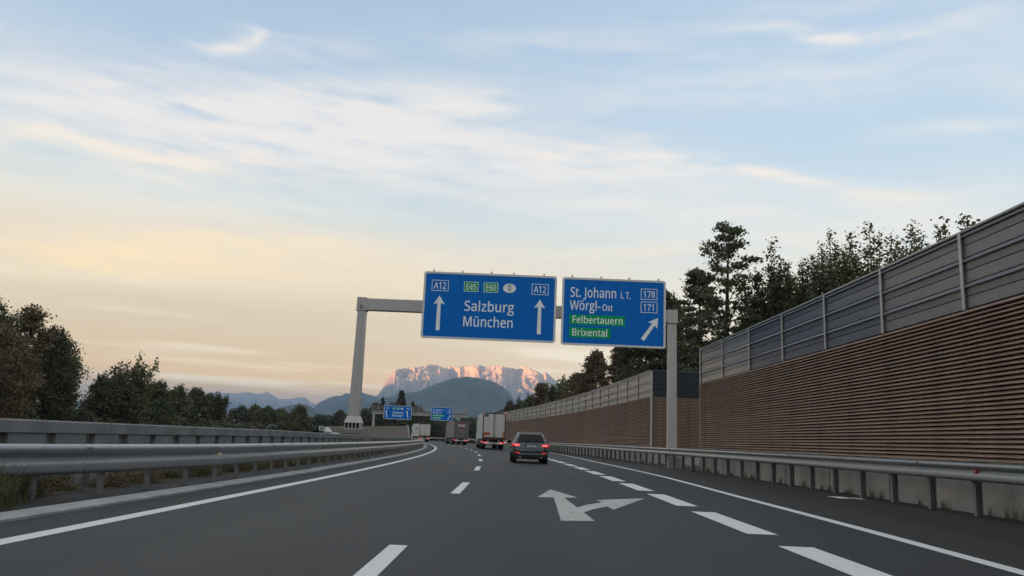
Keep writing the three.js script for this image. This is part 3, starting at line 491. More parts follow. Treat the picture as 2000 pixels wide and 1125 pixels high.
  part('diffuser', [bx(1.5, 0.2, 0.24, 0, 0.32, -0.14, 0, 0.05), bx(1.66, 0.14, 0.9, 0, 0.26, -1.0)], M.dark, car);
  part('bumper_trim', [bx(1.36, 0.02, 0.03, 0, 0.44, 0.0, 0, 0.008)], M.chrome, car);
  part('plate_recess', bx(0.62, 0.15, 0.04, 0, 0.84, -0.07, 0, 0.02), M.dark, car);
  part('number_plate', quad([-0.26, 0.785, -0.03], [0.26, 0.785, -0.03], [0.26, 0.895, -0.03], [-0.26, 0.895, -0.03]), plateMat, car);
  part('tailgate_seam', [bx(1.22, 0.008, 0.02, 0, 0.715, -0.022), bx(0.5, 0.02, 0.03, 0, 0.93, -0.05, 0, 0.006)], M.dark, car);
  part('spoiler', bx(1.2, 0.03, 0.22, 0, 0, 0, 0, 0.012).rotateX(0.8).translate(0, 1.425, -0.57), paint, car);
  { const c = new THREE.CylinderGeometry(0.04, 0.04, 0.012, 18); c.rotateX(Math.PI / 2); const badge = part('badge', c.translate(0, 0.975, -0.075), M.chrome, car); const c2 = new THREE.CircleGeometry(0.024, 16, 0, Math.PI / 2), c3 = new THREE.CircleGeometry(0.024, 16, Math.PI, Math.PI / 2); part('badge_field', [c2.translate(0, 0.975, -0.067), c3.translate(0, 0.975, -0.067)], std([0.03, 0.12, 0.35], 0.4), badge); }
  part('antenna_fin', bx(0.035, 0.06, 0.14, 0, 1.49, -0.95, 0, 0.014), paint, car);
}
function lorry(label, X, s, o) {
  const [p, t] = place(X, s), v = thing('lorry', label, 'lorry', p, t + (o.turn || 0));
  const H = 4.0, W = 2.55, L = 13.4, F = o.floor ?? 1.12, side = o.side, w = W / 2;
  part('cargo_box', [bx(W, H - F, L, 0, (H + F) / 2, -L / 2 - 0.1, 0, 0.04)], side, v);
  part('rear_frame', [bx(0.1, H - F + 0.05, 0.12, -w + 0.05, (H + F) / 2, -0.06), bx(0.1, H - F + 0.05, 0.12, w - 0.05, (H + F) / 2, -0.06), bx(W, 0.12, 0.12, 0, H - 0.05, -0.06), bx(W, 0.26, 0.12, 0, F + 0.05, -0.06)], o.frame, v);
  if (o.doors) for (const sx of [-1, 1]) {
    const d = part('rear_door', bx(w - 0.13, H - F - 0.34, 0.06, sx * (w - 0.11) / 2, (H + F) / 2 + 0.06, -0.025, 0, 0.012), o.doors, v);
    for (const x of o.bars) part('locking_bar', [rod([sx * x, F + 0.24, 0.03], [sx * x, H - 0.14, 0.03], 0.018, 0.018, 6), bx(0.1, 0.06, 0.05, sx * x, F + 0.62, 0.03), bx(0.09, 0.05, 0.04, sx * x, H - 0.3, 0.02), bx(0.09, 0.05, 0.04, sx * x, F + 0.4, 0.02)], o.barMat, d);
  }
  for (const g of o.extra || []) part(g[0], g[1], g[2], v);
  part('chassis', [bx(0.9, 0.24, L - 0.4, 0, F - 0.16, -L / 2), bx(1.9, 0.1, 0.5, 0, 0.92, -0.5)], M.dark, v);
  part('bumper', [bx(2.4, 0.2, 0.1, 0, 0.68, -0.1, 0, 0.02), bx(0.12, 0.4, 0.1, -0.6, 0.88, -0.14), bx(0.12, 0.4, 0.1, 0.6, 0.88, -0.14)], o.bumper, v);
  part('number_plate', quad([-0.36, 0.63, -0.035], [0.36, 0.63, -0.035], [0.36, 0.79, -0.035], [-0.36, 0.79, -0.035]), plateMat2, v);
  for (const sx of [-1, 1]) {
    const tl = part('tail_light', bx(0.44, 0.13, 0.08, sx * 0.92, 0.76, -0.06, 0, 0.03), M.tailDim, v); part('bulb', bx(0.16, 0.1, 0.02, sx * 0.82, 0.76, -0.015, 0, 0.008), M.tailHot, tl);
    part('marker_light', rod([sx * (w - 0.02), 0.82, -0.16], [sx * (w + 0.12), 0.82, -0.16], 0.05, 0.05, 8), M.tailHot, v);
    part('mudflap', bx(0.5, 0.55, 0.02, sx * 0.98, 0.62, -1.35), M.rubber, v);
    for (const z of [-2.1, -3.4, -4.7]) wheel(v, sx * 1.02, z, 0.52, 0.42);
    part('side_guard', [bx(0.04, 0.12, 5.2, sx * (w - 0.06), 0.85, -8.2), bx(0.04, 0.12, 5.2, sx * (w - 0.06), 0.55, -8.2)], o.guard ?? M.galvPost, v);
    if (o.top) part('marker_light', bx(0.12, 0.07, 0.06, sx * (w - 0.1), H + 0.02, -0.02, 0, 0.02), M.tailHot, v);
    part('mirror', [bx(0.12, 0.55, 0.26, sx * (w + 0.2), 2.35, -15.2, 0, 0.04), rod([sx * w, 2.65, -15.2], [sx * (w + 0.2), 2.6, -15.2], 0.03, 0.03, 6)], M.rubber, v);
    wheel(v, sx * 1.0, -12.6, 0.52, 0.5); wheel(v, sx * 1.02, -15.4, 0.52, 0.32);
  }
  const cab = part('cab', hull([[0.5, 1.2, -14.0, -16.4, 0.16], [1.4, 1.24, -14.0, -16.45, 0.18], [2.2, 1.24, -14.0, -16.4, 0.18], [3.2, 1.22, -14.0, -16.1, 0.2], [3.7, 1.15, -14.05, -15.6, 0.25]]), o.cab, v);
  for (const sx of [-1, 1]) part('side_window', quad([sx * 1.246, 1.95, -15.1], [sx * 1.246, 1.95, -16.1], [sx * 1.236, 2.65, -15.95], [sx * 1.236, 2.65, -15.1]), M.glass, cab);
  return v;
}
const cream = std([0.8, 0.74, 0.64], 0.45, { map: T.metal }), paleSide = std([0.6, 0.62, 0.61], 0.5, { map: T.metal }), maroon = std([0.09, 0.025, 0.02], 0.5), greyTarp = std([0.2, 0.18, 0.165], 0.7, { map: T.metal }), greySide = std([0.3, 0.26, 0.23], 0.7, { map: T.metal }), whiteBox = std([0.72, 0.71, 0.69], 0.5, { map: T.metal }), orange = std([0.55, 0.1, 0.03], 0.5), amber = std([0.55, 0.22, 0.05], 0.5), leafGreen = std([0.03, 0.17, 0.07], 0.5);
lorry('white box lorry with cream rear doors and two lit lamps on its roof edge', 1.74, 89.5, {
  turn: -0.014,
  side: paleSide, frame: maroon, doors: cream, bars: [0.08], barMat: greyTarp, bumper: cream, cab: whiteBox, top: true,
  extra: [['door_label', bx(0.44, 0.3, 0.02, -0.86, 3.72, 0.02), leafGreen], ['door_label', bx(0.56, 0.3, 0.02, -0.72, 1.72, 0.02), orange], ['hazard_board', bx(0.16, 0.5, 0.02, -1.08, 1.6, 0.022), amber], ['hazard_board', bx(0.18, 0.62, 0.02, 1.05, 1.64, 0.022), amber],
    ...[-1, 1].flatMap((s) => [1.5, 2.7, 3.85].map((y) => ['marker_light', bx(0.08, 0.07, 0.07, s * 1.3, y, -0.06, 0, 0.02), std([0.8, 0.75, 0.65], 0.4)]))],
});
{
  const c = document.createElement('canvas'); c.width = 384; c.height = 420; const x = c.getContext('2d'); x.fillStyle = '#716a63'; x.fillRect(0, 0, 384, 420);
  x.fillStyle = '#98252c'; x.beginPath(); x.moveTo(88, 26); x.lineTo(296, 26); x.lineTo(296, 62); x.lineTo(88, 62); x.fill(); x.beginPath(); x.moveTo(112, 62); x.lineTo(272, 62); x.lineTo(192, 200); x.fill();
  words(x, 'PNO', 84, 300, 142, 74, '#e8e4de', true); x.fillStyle = '#b8b2aa'; x.fillRect(96, 240, 150, 11); x.fillRect(190, 284, 110, 10); x.fillStyle = '#a39a90'; x.fillRect(30, 338, 60, 16);
  const t = new THREE.CanvasTexture(c); t.colorSpace = THREE.SRGBColorSpace; t.magFilter = THREE.LinearFilter;
  lorry('grey curtain lorry with a red triangular emblem and white letters on its rear', 1.9, 139.5, {
    side: greySide, frame: greyTarp, bumper: cream, cab: greySide,
    extra: [['rear_door', quad([-1.17, 1.3, 0.012], [1.17, 1.3, 0.012], [1.17, 3.88, 0.012], [-1.17, 3.88, 0.012]), new THREE.MeshStandardMaterial({ map: t, roughness: 0.7 })], ['roof_edge', bx(2.5, 0.1, 0.3, 0, 4.02, -0.2), M.dark],
      ...[-0.85, -0.3, 0.3, 0.9].map((q) => ['reflective_strip', bx(0.36, 0.07, 0.02, q, 1.42, 0.022), amber])],
  });
}
lorry('white box lorry with a dark edged rear door, farthest along the bend', 0.2, 186, {
  side: whiteBox, frame: maroon, doors: cream, bars: [0.1, 0.5, 0.92], barMat: greyTarp, bumper: cream, cab: whiteBox,
  extra: [['side_marking', bx(0.02, 0.5, 2.6, -1.282, 2.9, -6), greyTarp]],
});
{ // vehicles on the other carriageway, partly hidden by the barrier
  const white = std([0.75, 0.75, 0.73], 0.4);
  const v = thing('recovery_truck', 'small white flatbed truck with a tall rear frame above the barrier', 'truck', [-32.4, 0.9, -139.5], 0.35); v.scale.setScalar(0.6);
  part('cab', hull([[0.45, 0.9, 0.95, -0.9, 0.14], [1.05, 0.92, 0.95, -0.9, 0.16], [1.2, 0.9, 0.8, -0.88, 0.16], [1.72, 0.8, 0.2, -0.82, 0.18], [1.8, 0.7, 0.05, -0.75, 0.2]]).rotateY(Math.PI / 2).translate(0.55, 0, 0), white, v);
  part('windscreen', quad([1.36, 1.2, 0.7], [1.36, 1.2, -0.7], [0.82, 1.68, -0.6], [0.82, 1.68, 0.6]).translate(0.03, 0.03, 0), M.glass, v);
  part('flatbed', bx(1.9, 0.16, 1.8, -1.05, 0.95, 0, 0, 0.03), white, v); part('headboard', [bx(0.12, 1.25, 1.7, -1.85, 1.5, 0, 0, 0.02), bx(1.0, 0.14, 1.6, -1.3, 1.98, 0, 0, 0.02)], white, v);
  part('strut', rod([-1.75, 2.05, 0.6], [-0.5, 1.4, 0.6], 0.05, 0.05, 6), white, v);
  for (const z of [-0.75, 0.75]) for (const x of [-1.2, 0.85]) { const w = new THREE.CylinderGeometry(0.36, 0.36, 0.25, 16); w.rotateX(Math.PI / 2); part('wheel', w.translate(x, 0.36, z), M.rubber, v); }
  const c = thing('hatchback_car', 'white car of which only the roof shows above the barrier', 'car', [-30.3, -0.35, -139], 0.35);
  part('body', [hull([[0.3, 0.85, 0, -3.8, 0.3], [0.7, 0.88, 0, -3.8, 0.3], [0.92, 0.85, -0.1, -3.4, 0.25]]), hull([[0.9, 0.8, -0.15, -2.9, 0.2], [1.2, 0.7, -0.4, -2.5, 0.2], [1.45, 0.55, -0.7, -2.0, 0.2]])].map((g) => g.rotateY(-Math.PI / 2).translate(-1.8, 0, 0)), white, c);
  part('window', quad([-0.2, 0.95, 0.83], [1.0, 0.95, 0.83], [0.5, 1.36, 0.64], [-0.9, 1.36, 0.64]), M.glass, c);
  for (const z of [-0.75, 0.75]) for (const x of [-1.2, 1.2]) { const w = new THREE.CylinderGeometry(0.31, 0.31, 0.2, 16); w.rotateX(Math.PI / 2); part('wheel', w.translate(x, 0.31, z), M.rubber, c); }
  const gable = (w, h, rise, d) => { const s = new THREE.Shape([[-w / 2, 0], [w / 2, 0], [w / 2, h], [0, h + rise], [-w / 2, h]].map((q) => new THREE.Vector2(...q))); return new THREE.ExtrudeGeometry(s, { depth: d, bevelEnabled: false }); };
  const roofOf = (w, h, rise, d) => [-1, 1].map((k) => { const L = Math.hypot(w / 2, rise) + 0.3, g = new THREE.BoxGeometry(L, 0.12, d + 0.5); g.translate(k * L / 2, 0, d / 2); g.rotateZ(-k * Math.atan2(rise, w / 2)); return g.translate(0, h + rise + 0.06, 0); });
  const hs = thing('house', 'white gabled house among the dark trees on the left', 'house', [-67.2, -0.4, -192], 0.5), hw = std([0.6, 0.57, 0.53], 0.9), rf = std([0.1, 0.07, 0.06], 0.9);
  part('wall', gable(4.5, 4.2, 1.2, 6).translate(0, 0, -6), hw, hs); part('roof', roofOf(4.5, 4.2, 1.2, 6).map((g) => g.translate(0, 0, -6)), rf, hs);
  for (const x of [-1, 1]) part('window', bx(0.8, 1.0, 0.06, x, 3.0, 0.02), M.glass, hs); part('extension', bx(2.4, 2.6, 4, 3.1, 1.3, -3), hw, hs);
  const sd = thing('shed', 'pale gabled shed behind the concrete barrier', 'shed', [-45.4, -0.4, -150.5], 0.1), sw = std([0.42, 0.42, 0.4], 0.9);
  part('wall', gable(1.5, 1.9, 0.55, 2.5).translate(0, 0, -2.5), sw, sd); part('roof', roofOf(1.5, 1.9, 0.55, 2.5).map((g) => g.translate(0, 0, -2.5)), sw, sd); part('door', bx(0.7, 1.5, 0.05, 0, 0.8, 0.02), sw, sd);
}
// ───────────────────────── trees ─────────────────────────
const barkMat = std([0.05, 0.04, 0.032], 0.95, { map: T.wood });
const leafMat = new THREE.MeshPhysicalMaterial({ vertexColors: true, roughness: 0.9, transmission: 0.3, thickness: 0 });
const TINT = { green: [0.1, 0.112, 0.042], olive: [0.125, 0.124, 0.044], brown: [0.15, 0.108, 0.046], dark: [0.08, 0.082, 0.034], pale: [0.14, 0.155, 0.068] };
// leaves: cluster list [x, y, z, rx, ry, n] -> folded quads
function foliage(clusters, size, tint, r) {
  const pos = [], col = [], idx = [], a = new THREE.Vector3(), b = new THREE.Vector3(), c = new THREE.Vector3();
  const g3 = () => (r() + r() + r() - 1.5) * 1.25;
  for (const [x, y, z, rx, ry, n] of clusters) {
    const k = 0.72 + r() * 0.56, au = r() < 0.16 ? 0.35 : 0.0, base = [tint[0] * k * (1 + au * 0.9), tint[1] * k * (1 + au * 0.15), tint[2] * k];
    for (let i = 0; i < n; i++) {
      const px = x + g3() * rx, py = y + g3() * ry, pz = z + g3() * rx, s = size * (0.6 + r() * 0.8);
      a.set(r() - 0.5, (r() - 0.5) * 0.8, r() - 0.5).normalize(); b.set(r() - 0.5, r() - 0.5, r() - 0.5); c.crossVectors(a, b).normalize(); b.crossVectors(c, a);
      const o = pos.length / 3, w = s * (0.34 + r() * 0.16), f = s * 0.1;
      pos.push(px - a.x * s / 2, py - a.y * s / 2, pz - a.z * s / 2, px + b.x * w + c.x * f, py + b.y * w + c.y * f, pz + b.z * w + c.z * f, px + a.x * s / 2, py + a.y * s / 2, pz + a.z * s / 2, px - b.x * w + c.x * f, py - b.y * w + c.y * f, pz - b.z * w + c.z * f);
      const v = 0.8 + r() * 0.4; for (let q = 0; q < 4; q++) col.push(base[0] * v, base[1] * v, base[2] * v);
      idx.push(o, o + 1, o + 2, o, o + 2, o + 3);
    }
  }
  const g = new THREE.BufferGeometry(); g.setAttribute('position', new THREE.Float32BufferAttribute(pos, 3)); g.setAttribute('color', new THREE.Float32BufferAttribute(col, 3)); g.setIndex(idx); g.computeVertexNormals(); return g;
}
function treeShape(kind, h, w, seed, tint, leaf, dens = 1) {
  const r = rng(seed), wood = [], cl = [], R = w / 2, tr = Math.max(0.07, h * 0.016);
  const limb = (p, q, a, b) => wood.push(rod(p, q, a, b, 5));
  if (kind === 'spruce') {
    limb([0, 0, 0], [0, h * 0.97, 0], tr * 1.2, 0.03); const tiers = Math.round(h * 2.6);
    for (let i = 0; i < tiers; i++) { const t = i / tiers, y = h * (0.1 + 0.88 * t) + (r() - 0.5) * 0.3, rr = R * (1 - t) ** 0.9 + 0.1, n = 6 + Math.floor(r() * 3); for (let k = 0; k < n; k++) { const an = r() * 6.28, len = rr * (0.5 + r() * 0.65); for (let j = 1; j <= 3; j++) { const f = j / 3; cl.push([Math.cos(an) * len * f, y - len * 0.28 * f * f, Math.sin(an) * len * f, 0.16 + rr * 0.13, 0.13, Math.round(7 * dens)]); } } }
  } else if (kind === 'upright') {                            // several steep leaders, leaves along them
    const n = Math.round(8 + w * 2.6);
    limb([0, 0, 0], [0, h * 0.3, 0], tr, tr * 0.8);
    for (let k = 0; k < n; k++) {
      const an = k / n * 6.28 + r(), d = R * (k ? 0.35 + r() * 0.6 : 0.1), top = h * (k ? 0.74 + r() * 0.24 : 1), b = [Math.cos(an) * d * 0.25, h * (0.12 + r() * 0.15), Math.sin(an) * d * 0.25], e = [Math.cos(an) * d, top, Math.sin(an) * d];
      limb(b, e, tr * 0.55, 0.012); const m = Math.round(h * 1.5);
      for (let i = 0; i < m; i++) { const t = (i + r()) / m, sp = (0.62 - t * 0.4) * (0.62 + R * 0.26); cl.push([lerp(b[0], e[0], t) + (r() - 0.5) * sp, lerp(b[1], e[1], t), lerp(b[2], e[2], t) + (r() - 0.5) * sp, sp, 0.42, Math.round((40 - 26 * t) * dens)]); }
    }
  } else if (kind === 'feathery') {                           // open crown of flat sprays on rising limbs
    limb([0, 0, 0], [0.1, h * 0.55, 0], tr, tr * 0.6); limb([0.1, h * 0.55, 0], [0.35, h * 0.97, 0.1], tr * 0.6, 0.02);
    const n = 52;
    for (let k = 0; k < n; k++) {
      const t = k / n, y = h * (0.22 + 0.76 * t), an = k * 2.4 + r(), env = t < 0.7 ? 0.72 + 0.38 * t : t < 0.8 ? 1.0 - (t - 0.7) * 5.6 : 0.44 * Math.sqrt(Math.max(0, 1 - (t - 0.8) / 0.2)) + 0.06, d = R * env * (0.3 + r() * 0.8);
      const e = [Math.cos(an) * d + 0.3 * t, y, Math.sin(an) * d]; limb([0.2 * t, y - d * 0.75 - 0.2, 0], e, tr * 0.3 * (1 - t * 0.6), 0.012);
      for (let q = 0; q < 4; q++) { const f = 1 - q * 0.2; cl.push([e[0] * f + (r() - 0.5) * 0.5, y - (1 - f) * d * 0.5 + (r() - 0.3) * 0.45, e[2] * f + (r() - 0.5) * 0.5, 0.46, 0.17, Math.round(34 * dens)]); }
    }
  } else {                                                    // broad rounded crown, clumps along limbs
    const base = h * (kind === 'bush' ? 0.02 : 0.14); limb([0, 0, 0], [0, h * 0.5, 0], tr * 1.1, tr * 0.7); limb([0, h * 0.5, 0], [(r() - 0.5) * 0.6, h * 0.93, (r() - 0.5) * 0.6], tr * 0.7, 0.02);
    const n = Math.round((kind === 'bush' ? 90 : 120) * (0.6 + w * h / 60));
    for (let k = 0; k < n; k++) {
      const t = r(), y = base + (h - base) * t, env = R * Math.pow(Math.sin(Math.PI * (0.16 + 0.82 * t)), 0.7) * (1 + 0.28 * noise(seed + t * 4, k * 0.37)), an = r() * 6.28, d = env * Math.sqrt(0.15 + 0.85 * r());
      const e = [Math.cos(an) * d, y - 0.1 * (r() - 0.3), Math.sin(an) * d]; if (k % 4 === 0) limb([0, Math.max(0.3, y - d * 0.9), 0], e, 0.05, 0.012);
      const cr = 0.3 + r() * 0.32; cl.push([...e, cr, cr * 0.8, Math.round((26 + r() * 26) * dens)]);
    }
    for (let k = 0; k < 9; k++) { const an = r() * 6.28, t = 0.72 + r() * 0.27, d = R * 0.75 * Math.sqrt(1 - t) * 1.3, y = h * t + 0.3 + r() * 0.4; cl.push([Math.cos(an) * d, y, Math.sin(an) * d, 0.16, 0.4, Math.round(16 * dens)]); }
  }
  const leaves = foliage(cl, leaf, tint, r), trunk = join(wood), p = leaves.attributes.position, ys = [], rs = [];
  for (let i = 0; i < p.count; i += 4) { ys.push(p.getY(i)); rs.push(Math.hypot(p.getX(i), p.getZ(i))); }
  ys.sort((a, b) => a - b); rs.sort((a, b) => a - b);
  const ky = h / ys[Math.floor(ys.length * 0.9985)], kr = R / rs[Math.floor(rs.length * 0.985)]; leaves.scale(kr, ky, kr); trunk.scale(kr, ky, kr);
  return [trunk, leaves];
}
const treeKinds = {};
// rows: label, x, z, height, width, kind, tint, leaf, group; trees whose shape is shared are clones scaled to their own size
const TREES = [
  ['tallest broad tree at the far left edge of the picture', -35.6, 52, 9.3, 7.4, 'broad', 'dark', 0.2],
  ['loose topped brownish tree just right of the far left tree', -34.2, 55, 9.0, 5.4, 'feathery', 'brown', 0.2],
  ['reddish brown bushy tree in front of the tall left trees', -31.6, 48, 6.9, 6.0, 'broad', 'brown', 0.19],
  ['dark rounded tree sloping down at the right of the tall left group', -33.4, 57, 7.7, 5.0, 'broad', 'dark', 0.2],
  ['slim spruce poking out on the shoulder of the left tree group', -36.0, 62, 7.7, 3.4, 'spruce', 'dark', 0.22],
  ['leafy tree with a lit ragged edge ending the left tree group', -34.1, 60, 6.3, 2.5, 'upright', 'olive', 0.22],
  ['low broad tree after the gap right of the left group', -34.1, 66, 5.2, 3.0, 'broad', 'dark', 0.22],
  ['broad dark tree under the tree with the pointed top', -33.9, 68, 5.1, 5.0, 'broad', 'dark', 0.22],
  ['tree with a pointed open top standing above its neighbours on the left', -33.5, 70, 6.9, 3.6, 'upright', 'olive', 0.24],
  ['small rounded tree right of the pointed open tree', -36.6, 82, 5.6, 3.8, 'broad', 'green', 0.24],
  ['dark dense tree left of the last big tree before the mountains', -38.6, 92, 5.7, 4.2, 'broad', 'green', 0.25],
  ['last big dark tree before the pale left mountains', -39.0, 98, 5.8, 4.2, 'broad', 'dark', 0.26],
  ['thin crowned tree with sky gaps in front of the pale left mountains', -44.7, 120, 6.2, 3.6, 'upright', 'dark', 0.3],
  ['dark tree around the white gabled house', -58.5, 172, 6.0, 6.4, 'broad', 'dark', 0.4],
  ['first tree of the middle clump right of the white house', -67.7, 210, 7.4, 7.4, 'broad', 'olive', 0.45],
  ['peaked tree in the middle clump above the small shed', -61.2, 200, 6.9, 7.0, 'broad', 'dark', 0.45],
  ['last tree of the middle clump under the small round hill', -63.8, 220, 6.9, 8.4, 'broad', 'green', 0.45],
  ['dark pear shaped tree in front of the tan wall', -32.0, 120, 5.0, 4.4, 'bush', 'olive', 0.28],
  ['low far tree above the tan wall left of the gantry foot', -59.9, 250, 6.4, 7.4, 'broad', 'dark', 0.5],
  ['low far tree just left of the near gantry post', -51.9, 240, 7.7, 7.0, 'broad', 'dark', 0.5],
  ['far tree just right of the near gantry post', -48.5, 260, 9.0, 7.6, 'broad', 'dark', 0.5],
  ['far broad tree left of the slim spruce', -46.5, 270, 11.2, 7.6, 'broad', 'dark', 0.5],
  ['slim distant spruce left of the small distant sign', -42.8, 260, 13.0, 5.5, 'spruce', 'dark', 0.5],
  ['tall distant spruce standing above the small distant sign', -36.1, 255, 15.2, 8.5, 'spruce', 'dark', 0.5],
  ['far broad tree between the two distant spruces', -41.3, 270, 11.4, 7.6, 'broad', 'dark', 0.5],
  ['far broad tree behind the right edge of the small distant sign', -33.3, 275, 11.1, 9.0, 'broad', 'dark', 0.5],
  ['short spruce tip right of the tall distant spruce', -33.6, 265, 12.4, 5, 'spruce', 'dark', 0.5],
  ['far dark tree between the two distant signs', -28.9, 285, 9.0, 9.4, 'broad', 'dark', 0.5],
  ['far dark tree below the distant exit sign', -24.5, 300, 7.4, 10, 'broad', 'dark', 0.5],
  ['far dark tree behind the grey lorry', -17.3, 290, 8.0, 9, 'broad', 'dark', 0.5],
  ['tall open feathery tree above the noise wall, highest on the right', 16.4, 62, 19.0, 9.5, 'feathery', 'green', 0.26],
  ['upright many-stemmed tree right of the tall feathery tree', 20.33, 62, 16.8, 5.4, 'upright', 'olive', 0.24],
  ['bushy tree between the upright tree and the slender poplar', 21.9, 60, 15.2, 5.4, 'upright', 'green', 0.24],
  ['slender poplar with bare thin tips above the wall', 22.3, 56, 16.4, 2.6, 'upright', 'pale', 0.2],
  ['leafy tree just right of the slender poplar', 23.0, 54, 14.4, 3.8, 'upright', 'olive', 0.22],
  ['twin topped leafy tree above the middle of the near wall', 22.9, 50, 15.4, 5.2, 'upright', 'olive', 0.22],
  ['thin pale sapling between the twin topped tree and the last tree', 23.6, 46, 13.8, 2.4, 'upright', 'pale', 0.18],
  ['last tree on the right peeping over the top of the near wall', 20.7, 36, 12.0, 3.0, 'upright', 'olive', 0.2],
  ['small tree tip between the pale sapling and the last tree', 20.65, 38, 11.9, 1.9, 'upright', 'green', 0.2],
  ['dense tree right behind the gantry post', 15.4, 82, 17.0, 7.6, 'broad', 'green', 0.3],
  ['dense dark tree filling the gap below the feathery tree', 17.2, 75, 18.0, 8.0, 'feathery', 'dark', 0.3],
  ['dark tree behind the lower edge of the exit sign', 13.6, 86, 15.6, 6.4, 'broad', 'dark', 0.3],
  ['brownish open tree below the right half of the exit sign', 12.2, 92, 12.6, 5.8, 'feathery', 'brown', 0.3],
  ['brownish tree below the left half of the exit sign', 9.9, 98, 12.4, 5.6, 'broad', 'brown', 0.3],
  ['reddish brown spreading tree left of the trees under the exit sign', 8.7, 110, 10.5, 5.2, 'broad', 'brown', 0.33],
  ['pale green tree in front of the right end of the rocky mountain', 6.8, 120, 10.4, 4.2, 'upright', 'pale', 0.34],
  ['thin bare-limbed tree at the right foot of the rocky mountain', 4.5, 130, 10.4, 3.8, 'feathery', 'brown', 0.34],
  ['low green tree over the far noise wall', 2.9, 150, 9.3, 5.0, 'broad', 'green', 0.4],
  ['small dark tree left of the low green tree over the far wall', 0.6, 170, 9.5, 3.0, 'upright', 'dark', 0.42],
  ['leftmost small tree over the far wall beside the white lorry roof', -1.2, 180, 9.6, 3.2, 'broad', 'dark', 0.42],
];
TREES.forEach(([label, x, z, h, w, kind, tint, leaf], i) => {
  const t = thing(kind === 'spruce' ? 'spruce_tree' : kind === 'bush' ? 'bush' : 'tree', label, kind === 'bush' ? 'bush' : 'tree', [x, -0.4, -z], i * 1.7);
  const lod = leaf > 0.35 ? Math.round(leaf * 10) / 10 : 0;
  let key = lod ? kind + tint : kind + tint + i, sc = [1, 1];
  if (!treeKinds[key]) treeKinds[key] = [treeShape(kind, h + 0.4, w, 1000 + i * 17, TINT[tint], leaf * 0.8, kind === 'feathery' ? 1.75 : leaf < 0.35 ? 2.5 : 1.2), h, w];
  const [[wood, leaves], h0, w0] = treeKinds[key]; sc = [w / w0, h / h0];
  for (const [n, g, m] of [['trunk', wood, barkMat], ['crown', leaves, leafMat]]) part(n, g, m, t).scale.set(sc[0], sc[1], sc[0]);
});
function scatter(name, label, geo, mat, places) {            // uncountable growth
  const m = new THREE.InstancedMesh(geo, mat, places.length), q = new THREE.Object3D();
  places.forEach(([x, y, z, sx, sy, a], i) => { q.position.set(x, y, z); q.scale.set(sx, sy, sx); q.rotation.y = a; q.updateMatrix(); m.setMatrixAt(i, q.matrix); });
  m.name = numbered(name); m.userData = { kind: 'stuff', label, category: name === 'grass' ? 'grass' : 'vegetation' }; m.castShadow = m.receiveShadow = true; scene.add(m); return m;
}
